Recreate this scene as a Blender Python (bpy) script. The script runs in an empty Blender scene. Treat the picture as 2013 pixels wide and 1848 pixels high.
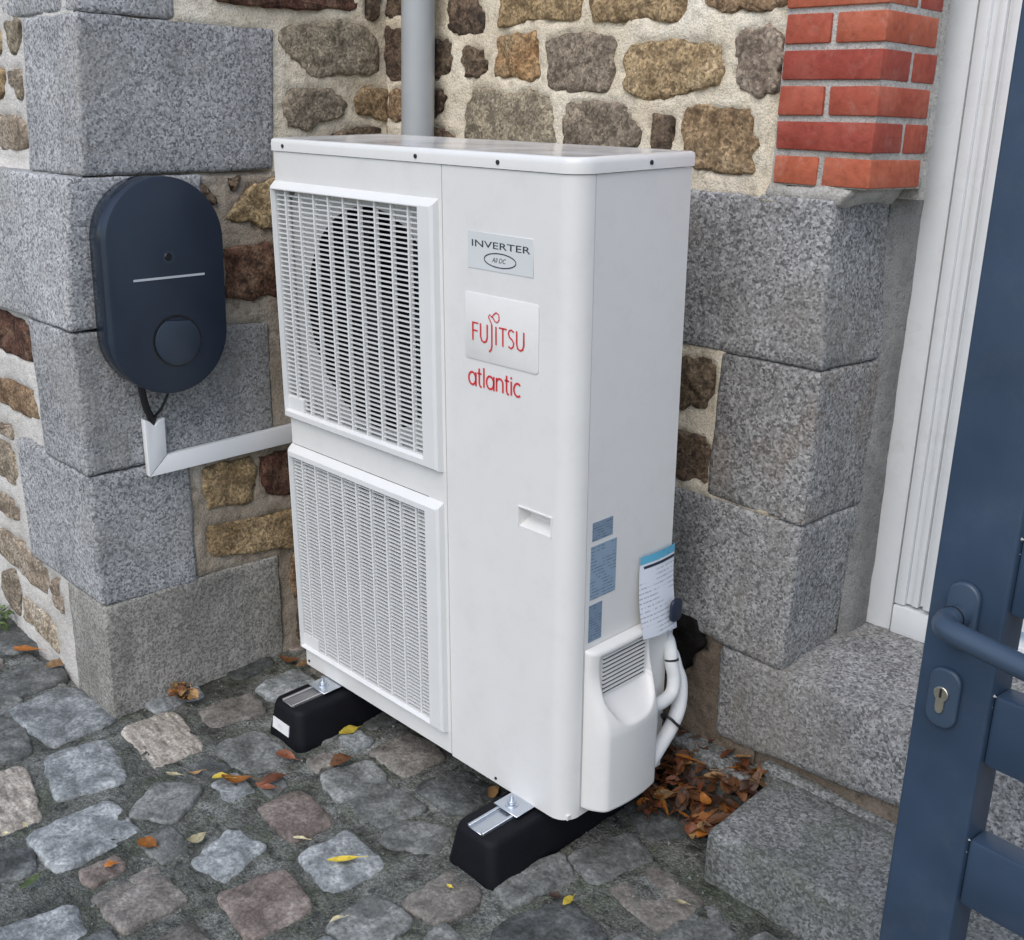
import bpy, bmesh, math, random
from mathutils import Vector, Matrix, Euler, noise

# ---------------------------------------------------------------- scene, camera, light
scene = bpy.context.scene
col = scene.collection
R = math.radians

cam_data = bpy.data.cameras.new('camera')
cam = bpy.data.objects.new('camera', cam_data)
col.objects.link(cam)
cam.location = (2.19198, -1.41843, 1.46072)
cam.rotation_mode = 'XYZ'
cam.rotation_euler = (1.270304, -0.029589, 0.810568)
cam_data.sensor_fit = 'HORIZONTAL'
cam_data.sensor_width = 36.0
cam_data.lens = 36.0 * 2191.3 / 2013.0
cam_data.clip_start = 0.02
cam_data.clip_end = 200
scene.camera = cam

SUN_EL, SUN_AZ = R(50), R(158)      # azimuth: clockwise from +Y, where the light comes from
world = bpy.data.worlds.new('World')
scene.world = world
world.use_nodes = True
wn = world.node_tree
bg = wn.nodes['Background']
sky = wn.nodes.new('ShaderNodeTexSky')
sky.sky_type = 'NISHITA'
sky.sun_disc = False
sky.sun_elevation = SUN_EL
sky.sun_rotation = SUN_AZ
sky.air_density = 1.0
sky.dust_density = 1.8
sky.ozone_density = 1.0
wn.links.new(sky.outputs[0], bg.inputs[0])
bg.inputs[1].default_value = 0.145

sun_data = bpy.data.lights.new('sun', 'SUN')
sun_data.energy = 0.95
sun_data.angle = R(60)
sun_data.color = (1.0, 0.94, 0.86)
sun = bpy.data.objects.new('sun', sun_data)
col.objects.link(sun)
sd = Vector((math.sin(SUN_AZ) * math.cos(SUN_EL), math.cos(SUN_AZ) * math.cos(SUN_EL), math.sin(SUN_EL)))
sun.rotation_euler = sd.to_track_quat('Z', 'Y').to_euler()
sun.location = (0, -2, 6)

scene.render.engine = 'CYCLES'
scene.cycles.max_bounces = 6
scene.cycles.diffuse_bounces = 3
scene.cycles.glossy_bounces = 3
scene.view_settings.view_transform = 'Standard'
scene.view_settings.look = 'None'
scene.view_settings.gamma = 1
scene.view_settings.exposure = 0.52
scene.view_settings.use_curve_mapping = False

# frame of the unit and of the sloping courtyard
ORG = Vector((0, 0, 0.13))
ROT = Euler((0.0447829, 0.0070183, 0.0118703), 'XYZ')
GZ = -0.105            # courtyard surface in that frame
MW = Matrix.Translation(ORG) @ ROT.to_matrix().to_4x4()
XB, YA, YC = -0.27, -0.385, 0.47   # wall planes

# ---------------------------------------------------------------- materials
MATS = {}
class NT:
    def __init__(s, name):
        s.m = bpy.data.materials.new(name); s.m.use_nodes = True
        s.t = s.m.node_tree; s.b = s.t.nodes['Principled BSDF']
        MATS[name] = s.m
    def n(s, kind, ins=None, **kw):
        x = s.t.nodes.new('ShaderNode' + kind)
        for k, v in kw.items(): setattr(x, k, v)
        for k, v in (ins or {}).items():
            if isinstance(v, bpy.types.NodeSocket): s.t.links.new(v, x.inputs[k])
            else: x.inputs[k].default_value = v
        return x
    def pos(s, obj=False):
        if obj:
            return s.n('TexCoord').outputs['Object']
        return s.n('NewGeometry').outputs['Position']
    def noise(s, vec, scale, detail=3, rough=.55, dist=0):
        return s.n('TexNoise', {'Vector': vec, 'Scale': scale, 'Detail': detail, 'Roughness': rough, 'Distortion': dist}).outputs['Fac']
    def vor(s, vec, scale, out='Distance', feature='F1'):
        return s.n('TexVoronoi', {'Vector': vec, 'Scale': scale}, feature=feature).outputs[out]
    def ramp(s, fac, stops, interp='LINEAR'):
        x = s.n('ValToRGB', {'Fac': fac}); r = x.color_ramp; r.interpolation = interp
        while len(r.elements) < len(stops): r.elements.new(.5)
        for e, (p, c) in zip(r.elements, stops):
            e.position = p; e.color = (*c, 1) if len(c) == 3 else c
        return x.outputs['Color']
    def mix(s, f, a, b, mode='MIX'):
        x = s.n('Mix', data_type='RGBA', blend_type=mode)
        for i, v in ((0, f), (6, a), (7, b)):
            if isinstance(v, bpy.types.NodeSocket): s.t.links.new(v, x.inputs[i])
            elif i == 0: x.inputs[0].default_value = v
            else: x.inputs[i].default_value = (*v, 1)
        return x.outputs[2]
    def math(s, op, a, b=0.0, clamp=False):
        x = s.n('Math', {0: a, 1: b}, operation=op); x.use_clamp = clamp
        return x.outputs[0]
    def bump(s, h, strength=.5, dist=.004, normal=None):
        i = {'Height': h, 'Strength': strength, 'Distance': dist}
        if normal: i['Normal'] = normal
        return s.n('Bump', i).outputs[0]
    def out(s, color=None, rough=.6, normal=None, metal=0.0, spec=None, **kw):
        for k, v in (('Base Color', color), ('Roughness', rough), ('Normal', normal), ('Metallic', metal), ('Specular IOR Level', spec), *kw.items()):
            if v is None: continue
            if isinstance(v, bpy.types.NodeSocket): s.t.links.new(v, s.b.inputs[k])
            elif k == 'Base Color': s.b.inputs[k].default_value = (*v, 1)
            else: s.b.inputs[k].default_value = v
        return s.m

def g(v): return (v, v, v)

def granite(name, lo, mid, hi, tint, stain=None, moss=0.0, spots=.5):
    t = NT(name); P = t.pos()
    oi = t.n('ObjectInfo').outputs['Random']
    off = t.n('CombineXYZ', {0: t.math('MULTIPLY', oi, 7.0), 1: t.math('MULTIPLY', oi, 3.0), 2: 0.0}).outputs[0]
    V = t.n('VectorMath', {0: P, 1: off}, operation='ADD').outputs[0]
    n1 = t.noise(V, 95, 2, .7)
    W = t.n('VectorMath', {0: V, 1: t.n('VectorMath', {0: t.n('TexNoise', {'Vector': V, 'Scale': 140.0, 'Detail': 0.0}).outputs['Color'], 3: .0045}, operation='SCALE').outputs[0]}, operation='ADD').outputs[0]
    cell = t.n('SeparateColor', {0: t.vor(W, 215, 'Color')}).outputs[0]
    gf = t.math('ADD', t.math('MULTIPLY', cell, .62), t.math('MULTIPLY', n1, .76))
    c = t.ramp(gf, [(.42, lo), (.5, tuple(x * .66 for x in mid)), (.62, mid), (.8, tuple(x * 1.2 for x in mid)), (.97, hi)])
    v = t.vor(V, 58, 'Distance')
    sp = t.ramp(v, [(.05, g(1)), (.17, g(0))])
    big = t.noise(V, 19, 2, .6)
    spm = t.math('MULTIPLY', sp, t.ramp(big, [(.42, g(0)), (.6, g(spots))]))
    c = t.mix(spm, c, tuple(x * .45 for x in lo))
    tone = t.ramp(t.noise(V, 5.0, 2, .6), [(.3, tuple(x * .78 for x in tint)), (.5, tint), (.72, tuple(min(1.3, x * 1.16) for x in tint))])
    c = t.mix(1.0, c, tone, 'MULTIPLY')
    c = t.n('HueSaturation', {'Color': c, 'Value': t.math('ADD', .88, t.math('MULTIPLY', oi, .24))}).outputs[0]
    # rain streaks and grime running down the face
    sv = t.n('Mapping', {'Vector': V, 'Scale': (1, 1, .16)}).outputs[0]
    c = t.mix(t.ramp(t.noise(sv, 16, 4, .65), [(.5, g(0)), (.74, g(.4))]), c, tuple(x * .5 for x in mid))
    if stain:
        sm = t.ramp(t.noise(V, 3.6, 4, .68, .4), [(.5, g(0)), (.7, g(.5))])
        c = t.mix(sm, c, stain)
    if moss:
        mm = t.ramp(t.noise(V, 6, 5, .7), [(.47, g(0)), (.68, g(moss))])
        c = t.mix(mm, c, (.07, .085, .05))
    nb = t.bump(t.math('ADD', n1, t.math('MULTIPLY', big, 1.2)), .45, .006)
    t.out(c, .82, nb, spec=.28)
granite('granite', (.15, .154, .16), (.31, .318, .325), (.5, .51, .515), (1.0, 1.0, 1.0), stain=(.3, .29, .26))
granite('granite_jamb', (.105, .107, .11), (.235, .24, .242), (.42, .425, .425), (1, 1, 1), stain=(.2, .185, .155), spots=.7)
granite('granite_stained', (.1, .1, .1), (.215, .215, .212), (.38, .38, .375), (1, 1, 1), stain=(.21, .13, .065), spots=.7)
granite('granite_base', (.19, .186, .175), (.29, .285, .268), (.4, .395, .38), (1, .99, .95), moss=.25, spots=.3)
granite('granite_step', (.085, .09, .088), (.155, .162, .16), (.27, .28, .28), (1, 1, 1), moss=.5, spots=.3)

def rubble(name, a, b, c, dark):
    t = NT(name); P = t.pos()
    oi = t.n('ObjectInfo').outputs['Random']
    off = t.n('CombineXYZ', {0: t.math('MULTIPLY', oi, 9.0), 1: t.math('MULTIPLY', oi, 5.0), 2: t.math('MULTIPLY', oi, 2.0)}).outputs[0]
    V = t.n('VectorMath', {0: P, 1: off}, operation='ADD').outputs[0]
    n1 = t.noise(V, 115, 2, .7); n0 = t.noise(V, 11, 3, .62, .5); n2 = t.noise(V, 38, 3, .65)
    base = t.ramp(n0, [(.33, a), (.5, b), (.68, c)])
    cell = t.n('SeparateColor', {0: t.vor(t.n('VectorMath', {0: V, 1: t.n('VectorMath', {0: t.n('TexNoise', {'Vector': V, 'Scale': 150.0, 'Detail': 0.0}).outputs['Color'], 3: .004}, operation='SCALE').outputs[0]}, operation='ADD').outputs[0], 190, 'Color')}).outputs[0]
    gr = t.ramp(t.math('ADD', t.math('MULTIPLY', cell, .6), t.math('MULTIPLY', n1, .7)), [(.38, g(.55)), (.55, g(.88)), (.72, g(1.1)), (.86, g(1.3)), (.96, g(1.65))])
    cc = t.mix(1.0, base, gr, 'MULTIPLY')
    dk = t.ramp(n2, [(.36, g(.75)), (.5, g(0))])
    cc = t.mix(dk, cc, dark)
    val = t.n('HueSaturation', {'Color': cc, 'Hue': t.math('ADD', .49, t.math('MULTIPLY', oi, .02)), 'Value': t.math('ADD', .82, t.math('MULTIPLY', oi, .36))}).outputs[0]
    nb = t.bump(t.math('ADD', t.math('MULTIPLY', n1, .45), n2), .5, .009)
    t.out(val, .88, nb, spec=.25)
rubble('rubble_brown', (.19, .128, .07), (.29, .205, .118), (.36, .27, .165), (.1, .066, .04))
rubble('rubble_grey', (.175, .145, .108), (.245, .207, .155), (.32, .27, .2), (.1, .082, .06))
rubble('rubble_dark', (.075, .055, .043), (.13, .093, .063), (.2, .15, .1), (.03, .023, .019))
rubble('rubble_red', (.085, .042, .028), (.13, .068, .045), (.2, .13, .085), (.03, .018, .014))
rubble('rubble_orange', (.25, .13, .06), (.31, .19, .1), (.26, .19, .115), (.12, .07, .04))
rubble('rubble_pale', (.2, .16, .12), (.3, .245, .185), (.36, .31, .25), (.12, .095, .07))

def mortar(name, a, b, c, dirt=.5):
    t = NT(name); V = t.pos()
    n0 = t.noise(V, 4.5, 3, .62); n1 = t.noise(V, 260, 1, .7); n2 = t.noise(V, 42, 3, .65)
    cc = t.ramp(n0, [(.3, a), (.5, b), (.7, c)])
    cc = t.mix(1.0, cc, t.ramp(n1, [(.3, g(.72)), (.5, g(1)), (.7, g(1.14))]), 'MULTIPLY')
    cc = t.mix(t.ramp(n2, [(.3, g(dirt)), (.47, g(0))]), cc, tuple(x * .5 for x in a))
    nb = t.bump(t.math('ADD', t.math('MULTIPLY', n1, .3), n2), .6, .01)
    t.out(cc, .93, nb, spec=.2)
mortar('mortar_cream', (.58, .5, .37), (.69, .62, .49), (.75, .7, .59))
mortar('mortar_dirt', (.1, .08, .06), (.165, .135, .105), (.25, .21, .17), .7)
mortar('mortar_grey', (.3, .25, .19), (.4, .345, .275), (.5, .455, .39), .7)
mortar('mortar_pale', (.5, .48, .44), (.6, .585, .55), (.64, .63, .6), .3)
mortar('mortar_dark', (.05, .045, .038), (.075, .068, .058), (.1, .092, .08))
mortar('mortar_fillet', (.2, .2, .19), (.265, .265, .255), (.33, .33, .315), .5)
mortar('hole_shade', (.006, .005, .004), (.01, .009, .008), (.02, .017, .014))
mortar('mortar_joint', (.33, .32, .29), (.45, .44, .41), (.54, .53, .5), .5)

def brickmat():
    t = NT('brick_red'); V = t.pos(); oi = t.n('ObjectInfo').outputs['Random']
    n = t.noise(V, 70, 4, .65); n2 = t.noise(V, 12, 3, .6)
    c = t.ramp(n2, [(.3, (.35, .082, .048)), (.5, (.41, .104, .062)), (.7, (.45, .135, .085))])
    c = t.mix(1.0, c, t.ramp(n, [(.3, g(.8)), (.5, g(1)), (.7, g(1.12))]), 'MULTIPLY')
    ef = t.ramp(t.noise(V, 26, 6, .75), [(.55, g(0)), (.78, g(.35))])
    c = t.mix(ef, c, (.5, .36, .3))
    c = t.n('HueSaturation', {'Color': c, 'Hue': t.math('ADD', .492, t.math('MULTIPLY', oi, .014)), 'Value': t.math('ADD', .8, t.math('MULTIPLY', oi, .36))}).outputs[0]
    t.out(c, .85, t.bump(t.math('ADD', n, n2), .4, .005), spec=.25)
brickmat()

def plain(name, c, rough=.45, metal=0.0, vary=.04, bscale=0, bst=.0, spec=.5, dirt=0):
    t = NT(name); V = t.pos(True)
    n = t.noise(V, 9, 2, .6)
    cc = t.ramp(n, [(.3, tuple(x * (1 - vary) for x in c)), (.7, tuple(min(1, x * (1 + vary)) for x in c))])
    if dirt:
        cc = t.mix(t.ramp(t.noise(V, 14, 6, .75), [(.5, g(0)), (.75, g(dirt))]), cc, (.3, .28, .25))
    rr = t.ramp(n, [(.3, g(max(.05, rough - .06))), (.7, g(min(1, rough + .07)))])
    nb = t.bump(t.noise(V, bscale, 2, .5), bst, .002) if bscale else None
    t.out(cc, rr, nb, metal, spec)
plain('unit_paint', (.725, .728, .712), .38, vary=.012, bscale=900, bst=.05, dirt=.1)
plain('unit_lid', (.745, .75, .735), .13, vary=.012, dirt=.08)
plain('grille_plastic', (.7, .715, .71), .45, vary=.02)
plain('slat_plastic', (.66, .675, .675), .5, vary=.02)
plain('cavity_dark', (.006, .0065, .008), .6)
plain('fan_dark', (.011, .012, .015), .5)
plain('shroud_shade', (.01, .01, .012), .5)
plain('bulkhead_grey', (.62, .62, .61), .6)
plain('rubber_black', (.0045, .005, .0075), .62, vary=.25, bscale=300, bst=.2, spec=.22)
plain('zinc', (.6, .64, .69), .3, .9, vary=.12)
plain('zinc_dull', (.42, .42, .42), .5, .8, vary=.12)
plain('sticker_white', (.75, .76, .76), .5)
plain('gate_paint', (.031, .056, .098), .4, vary=.14, bscale=700, bst=.06, dirt=.06)
plain('handle_paint', (.042, .068, .108), .34, vary=.05, bscale=900, bst=.05)
plain('charger_face', (.0155, .0265, .046), .42, vary=.05, bscale=1400, bst=.05)
plain('charger_body', (.012, .02, .034), .2, vary=.04)
plain('charger_gloss', (.006, .007, .009), .2)
plain('charger_button', (.026, .04, .062), .4)
plain('line_grey', (.5, .53, .56), .4)
plain('cable_black', (.01, .011, .013), .5)
plain('pvc_white', (.8, .82, .83), .35, vary=.01, dirt=.04)
plain('frame_white', (.78, .81, .825), .32, vary=.02, bscale=60, bst=.05, dirt=.16)
plain('frame_gasket', (.03, .03, .035), .6)
plain('pipe_grey', (.36, .385, .4), .3, vary=.05, dirt=.08)
plain('foam_white', (.7, .72, .72), .7, bscale=500, bst=.2)
plain('brass', (.62, .58, .47), .25, .9, vary=.1)
plain('slot_dark', (.01, .01, .01), .7)
plain('logo_red', (.62, .035, .045), .4)
plain('ink_dark', (.03, .04, .055), .5)
plain('badge_silver', (.63, .665, .67), .35, vary=.02)
plain('weld_white', (.36, .37, .38), .5)
plain('pouch_cyan', (.1, .42, .62), .3)
plain('pouch_dark', (.012, .02, .045), .4)

def printed(name, c, ink, rows, lo, axis=2):
    t = NT(name); V = t.pos(True)
    s = t.n('SeparateXYZ', {0: V})
    z = s.outputs[axis]; y = s.outputs[1]
    w = t.math('SINE', t.math('MULTIPLY', z, rows))
    lines = t.ramp(w, [(.5, g(0)), (.62, g(1))])
    gaps = t.ramp(t.noise(t.n('CombineXYZ', {0: t.math('MULTIPLY', y, 260.0), 1: t.math('MULTIPLY', t.math('FLOOR', t.math('MULTIPLY', z, rows / 6.2832)), 3.7), 2: 0.0}).outputs[0], 1.0, 1), [(.42, g(0)), (.46, g(1))])
    blk = t.ramp(t.noise(V, lo, 1), [(.42, g(0)), (.5, g(1))])
    cc = t.mix(t.math('MULTIPLY', t.math('MULTIPLY', lines, gaps), t.math('MULTIPLY', blk, .75)), c, ink)
    t.out(cc, .4)
printed('label_blue', (.25, .35, .46), (.06, .09, .13), 900, 40)
printed('label_blue_dark', (.19, .27, .37), (.04, .06, .09), 1100, 60)
printed('pouch_paper', (.72, .76, .83), (.28, .32, .4), 620, 12)

def cobble(name, a, b, c, streak=0, moss=.3):
    t = NT(name); P = t.pos(); oi = t.n('ObjectInfo').outputs['Random']
    off = t.n('CombineXYZ', {0: t.math('MULTIPLY', oi, 11.0), 1: t.math('MULTIPLY', oi, 4.0), 2: 0.0}).outputs[0]
    V = t.n('VectorMath', {0: P, 1: off}, operation='ADD').outputs[0]
    if streak:
        V2 = t.n('Mapping', {'Vector': V, 'Rotation': (0, 0, .9), 'Scale': (1, 5, 1)}).outputs[0]
    else: V2 = V
    n0 = t.noise(V2, 14, 3, .7, .3); n1 = t.noise(V, 120, 2, .68); n2 = t.noise(V, 45, 3, .65)
    cc = t.ramp(n0, [(.3, a), (.5, b), (.68, c)])
    cc = t.mix(1.0, cc, t.ramp(n1, [(.32, g(.66)), (.5, g(1)), (.66, g(1.35))]), 'MULTIPLY')
    cc = t.mix(t.ramp(t.noise(V, 17, 4, .74), [(.48, g(0)), (.66, g(moss))]), cc, (.04, .046, .032))
    cc = t.n('HueSaturation', {'Color': cc, 'Value': t.math('ADD', .8, t.math('MULTIPLY', oi, .4))}).outputs[0]
    nb = t.bump(t.math('ADD', t.math('MULTIPLY', n1, .4), n2), .5, .009)
    t.out(cc, t.ramp(n0, [(.35, g(.55)), (.65, g(.8))]), nb, spec=.4)
cobble('cobble_grey', (.075, .079, .075), (.145, .152, .146), (.27, .282, .275))
cobble('cobble_blue', (.115, .128, .13), (.22, .24, .245), (.42, .445, .45), moss=.35)
cobble('cobble_brown', (.1, .092, .082), (.17, .157, .14), (.25, .235, .21))
cobble('cobble_pink', (.115, .092, .08), (.19, .155, .137), (.29, .25, .225))
cobble('cobble_white', (.19, .17, .145), (.38, .345, .295), (.6, .56, .49), 1, .25)
cobble('cobble_dark', (.04, .044, .043), (.08, .086, .085), (.16, .172, .17))

def groundmat():
    t = NT('ground_joint'); V = t.pos()
    n0 = t.noise(V, 6, 4, .7, .4); n1 = t.noise(V, 170, 2, .72); n2 = t.noise(V, 32, 4, .7)
    cc = t.ramp(n0, [(.33, (.035, .037, .031)), (.45, (.085, .09, .078)), (.56, (.135, .143, .13)), (.7, (.26, .275, .26))])
    cc = t.mix(t.ramp(t.noise(V, 9, 4, .74), [(.47, g(0)), (.64, g(.6))]), cc, (.055, .07, .04))
    cc = t.mix(t.ramp(n2, [(.34, g(.8)), (.48, g(0))]), cc, (.02, .02, .018))
    cc = t.mix(1.0, cc, t.ramp(n1, [(.3, g(.45)), (.5, g(1)), (.68, g(1.7))]), 'MULTIPLY')
    nb = t.bump(t.math('ADD', t.math('MULTIPLY', n1, .35), n2), .85, .015)
    t.out(cc, t.ramp(n0, [(.35, g(.45)), (.65, g(.8))]), nb, spec=.45)
groundmat()

def leafmat(name, a, b):
    t = NT(name); V = t.pos(); oi = t.n('ObjectInfo').outputs['Random']
    n = t.noise(V, 60, 5, .7)
    cc = t.ramp(n, [(.3, tuple(x * .3 for x in a)), (.45, tuple(x * .8 for x in a)), (.6, a), (.75, b)])
    cc = t.n('HueSaturation', {'Color': cc, 'Value': t.math('ADD', .65, t.math('MULTIPLY', oi, .7))}).outputs[0]
    t.out(cc, .5, t.bump(n, .5, .003), spec=.4)
leafmat('leaf_orange', (.38, .14, .025), (.55, .26, .07))
leafmat('leaf_brown', (.14, .06, .024), (.25, .12, .055))
leafmat('leaf_red', (.17, .058, .026), (.3, .12, .06))
leafmat('leaf_tan', (.33, .2, .09), (.5, .35, .18))
leafmat('leaf_yellow', (.55, .42, .05), (.7, .6, .16))
leafmat('leaf_cream', (.6, .54, .33), (.72, .68, .5))
leafmat('leaf_green', (.12, .18, .06), (.25, .32, .14))
leafmat('leaf_dark', (.05, .025, .015), (.1, .055, .03))

# ---------------------------------------------------------------- helpers
def tag(o, label=None, cat=None, group=None, kind=None):
    for k, v in (('label', label), ('category', cat), ('group', group), ('kind', kind)):
        if v: o[k] = v
    return o
def empty(name, loc=(0, 0, 0)):
    o = bpy.data.objects.new(name, None); col.objects.link(o)
    m = SPACE[-1] @ Matrix.Translation(loc)
    o.location = m.translation; o.rotation_euler = m.to_euler()
    o.empty_display_size = .05
    return o
SPACE = [Matrix.Identity(4)]        # frame in which coordinates are written at the moment
def world_of(o):
    return (world_of(o.parent) @ o.matrix_parent_inverse @ o.matrix_basis) if o.parent else o.matrix_basis.copy()
def link(name, me, mat, parent=None, loc=(0, 0, 0)):
    o = bpy.data.objects.new(name, me); col.objects.link(o)
    if mat and not me.materials: me.materials.append(MATS[mat])
    if parent:
        o.parent = parent
        o.matrix_parent_inverse = world_of(parent).inverted() @ SPACE[-1]
        o.location = loc
    else:
        m = SPACE[-1] @ Matrix.Translation(loc)
        o.location = m.translation; o.rotation_euler = m.to_euler()
    return o
def mesh(name, verts, faces, mat, parent=None, smooth=False, fix=True):
    """A mesh object whose origin sits at the middle of its own points."""
    vs = [Vector(v) for v in verts]
    lo = Vector([min(v[i] for v in vs) for i in range(3)]); hi = Vector([max(v[i] for v in vs) for i in range(3)])
    c = (lo + hi) / 2
    me = bpy.data.meshes.new(name)
    me.from_pydata([v - c for v in vs], [], faces)
    if fix:
        bm = bmesh.new(); bm.from_mesh(me)
        bmesh.ops.recalc_face_normals(bm, faces=bm.faces[:])
        bm.to_mesh(me); bm.free()
    if smooth: me.shade_smooth()
    me.update()
    return link(name, me, mat, parent, c)
class MB:
    """Collects simple solids into one mesh."""
    def __init__(s): s.v = []; s.f = []
    def add(s, v, f):
        o = len(s.v); s.v += [Vector(q) for q in v]; s.f += [tuple(o + i for i in q) for q in f]; return s
    def box(s, x0, x1, y0, y1, z0, z1):
        return s.add([(x0, y0, z0), (x1, y0, z0), (x1, y1, z0), (x0, y1, z0), (x0, y0, z1), (x1, y0, z1), (x1, y1, z1), (x0, y1, z1)],
                     [(0, 3, 2, 1), (4, 5, 6, 7), (0, 1, 5, 4), (1, 2, 6, 5), (2, 3, 7, 6), (3, 0, 4, 7)])
    def prism(s, poly, a0, a1, axis='z'):
        n = len(poly)
        def P(q, a): return {'z': (q[0], q[1], a), 'y': (q[0], a, q[1]), 'x': (a, q[0], q[1])}[axis]
        return s.add([P(q, a0) for q in poly] + [P(q, a1) for q in poly],
                     [tuple(range(n))[::-1], tuple(range(n, 2 * n))] + [(i, (i + 1) % n, n + (i + 1) % n, n + i) for i in range(n)])
    def tube(s, pts, r, n=14, cap=True):
        pts = [Vector(q) for q in pts]; rings = []
        up = None
        for i, q in enumerate(pts):
            d = (pts[min(i + 1, len(pts) - 1)] - pts[max(i - 1, 0)]).normalized()
            if up is None:
                up = d.orthogonal().normalized()
            up = (up - d * up.dot(d)).normalized(); sd_ = d.cross(up)
            rr = r[i] if isinstance(r, (list, tuple)) else r
            rings.append([q + (up * math.cos(a) + sd_ * math.sin(a)) * rr for a in [2 * math.pi * k / n for k in range(n)]])
        v = [x for rg in rings for x in rg]
        f = [(i * n + k, i * n + (k + 1) % n, (i + 1) * n + (k + 1) % n, (i + 1) * n + k) for i in range(len(pts) - 1) for k in range(n)]
        if cap: f += [tuple(range(n))[::-1], tuple(range((len(pts) - 1) * n, len(pts) * n))]
        return s.add(v, f)
    def build(s, name, mat, parent=None, smooth=False, bevel=0, seg=2):
        o = mesh(name, s.v, s.f, mat, parent, smooth)
        if bevel:
            bm = bmesh.new(); bm.from_mesh(o.data)
            es = [e for e in bm.edges if len(e.link_faces) == 2 and e.calc_face_angle(0) > .5]
            bmesh.ops.bevel(bm, geom=es, offset=bevel, segments=seg, profile=.5, affect='EDGES', clamp_overlap=True)
            bm.to_mesh(o.data); bm.free()
        if bevel or smooth:
            o.data.shade_smooth()
            try: o.data.set_sharp_from_angle(angle=R(38))
            except Exception: pass
        return o
def spline(pts, n=6):
    """Catmull-Rom through points."""
    P = [Vector(q) for q in pts]; P = [P[0] * 2 - P[1]] + P + [P[-1] * 2 - P[-2]]; out = []
    for i in range(1, len(P) - 2):
        a, b, c, d = P[i - 1:i + 3]
        for k in range(n):
            t = k / n
            out.append(.5 * ((2 * b) + (c - a) * t + (2 * a - 5 * b + 4 * c - d) * t * t + (3 * b - a - 3 * c + d) * t ** 3))
    out.append(P[-2]); return out
def stadium(cx, cy, w, h, n=20, r=None):
    """Outline with round ends (or corner radius r) in 2D."""
    r = r if r is not None else min(w, h) / 2
    out = []
    for sx, sy, a0 in ((1, 1, 0), (-1, 1, 90), (-1, -1, 180), (1, -1, 270)):
        for k in range(n + 1):
            a = R(a0 + 90 * k / n)
            out.append((cx + sx * (w / 2 - r) + r * math.cos(a), cy + sy * (h / 2 - r) + r * math.sin(a)))
    return out
def fbm(p, s):
    return noise.fractal(p * s, .8, 2.1, 4, noise_basis='PERLIN_ORIGINAL')
RND = random.Random(7)

def hull_grid(dims, r, step, amp, nscale, seed, mapf):
    """Rounded, slightly uneven block: a gridded box with worn edges sent through mapf((u,v,w) in 0..1, offset)."""
    hx, hy, hz = [d / 2 for d in dims]
    cuts = [max(2, min(26, int(round(d / step)))) for d in dims]
    idx = {}; V = []; F = []
    def vid(i, j, k):
        key = (i, j, k)
        if key not in idx:
            p = Vector((-hx + 2 * hx * i / cuts[0], -hy + 2 * hy * j / cuts[1], -hz + 2 * hz * k / cuts[2]))
            idx[key] = len(V); V.append(p)
        return idx[key]
    a, b, c = cuts
    for i in range(a):
        for j in range(b):
            F.append((vid(i, j, 0), vid(i, j + 1, 0), vid(i + 1, j + 1, 0), vid(i + 1, j, 0)))
            F.append((vid(i, j, c), vid(i + 1, j, c), vid(i + 1, j + 1, c), vid(i, j + 1, c)))
    for i in range(a):
        for k in range(c):
            F.append((vid(i, 0, k), vid(i + 1, 0, k), vid(i + 1, 0, k + 1), vid(i, 0, k + 1)))
            F.append((vid(i, b, k), vid(i, b, k + 1), vid(i + 1, b, k + 1), vid(i + 1, b, k)))
    for j in range(b):
        for k in range(c):
            F.append((vid(0, j, k), vid(0, j, k + 1), vid(0, j + 1, k + 1), vid(0, j + 1, k)))
            F.append((vid(a, j, k), vid(a, j + 1, k), vid(a, j + 1, k + 1), vid(a, j, k + 1)))
    out = []
    so = Vector((seed * 3.17, seed * 1.71, seed * .93))
    for p in V:
        # warp the grid towards the edges so that rounding has points to work with
        q = Vector()
        for ax, h in enumerate((hx, hy, hz)):
            t = p[ax] / h
            q[ax] = h * (math.copysign(1 - max(0.0, 1 - abs(t)) ** 1.6, t))
        rr = r * (1 + .7 * noise.noise((q + so) * 9))
        rr = max(.001, min(rr, hx * .95, hy * .95, hz * .95))
        inner = Vector([max(-(h - rr), min(h - rr, q[ax])) for ax, h in enumerate((hx, hy, hz))])
        d = q - inner
        if d.length > 1e-6: n_ = d.normalized(); q = inner + n_ * rr
        else: n_ = Vector((0, 0, 0))
        q += n_ * amp * fbm(q + so, nscale)
        out.append(mapf(Vector((q.x / (2 * hx) + .5, q.y / (2 * hy) + .5, q.z / (2 * hz) + .5))))
    return out, F
def block(name, quad, a0, a1, axis, mat, parent, r=.008, step=.03, amp=.003, seed=1, nscale=14):
    """Ashlar: quad = ((h,z) bottom-left, bottom-right, top-right, top-left) on the face, a0..a1 along the axis."""
    (b0, b1, b2, b3) = quad
    w = ((b1[0] - b0[0]) + (b2[0] - b3[0])) / 2; h = ((b3[1] - b0[1]) + (b2[1] - b1[1])) / 2; dpt = abs(a1 - a0)
    def mp(t):
        u, v = t.x, t.z
        H = (b0[0] * (1 - u) + b1[0] * u) * (1 - v) + (b3[0] * (1 - u) + b2[0] * u) * v
        Z = (b0[1] * (1 - u) + b1[1] * u) * (1 - v) + (b3[1] * (1 - u) + b2[1] * u) * v
        A = a0 + (a1 - a0) * t.y
        return (A, H, Z) if axis == 'x' else (H, A, Z)
    v, f = hull_grid((abs(w), dpt, h), r, step, amp, nscale, seed, mp)
    return mesh(name, v, f, mat, parent, smooth=True)

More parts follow.
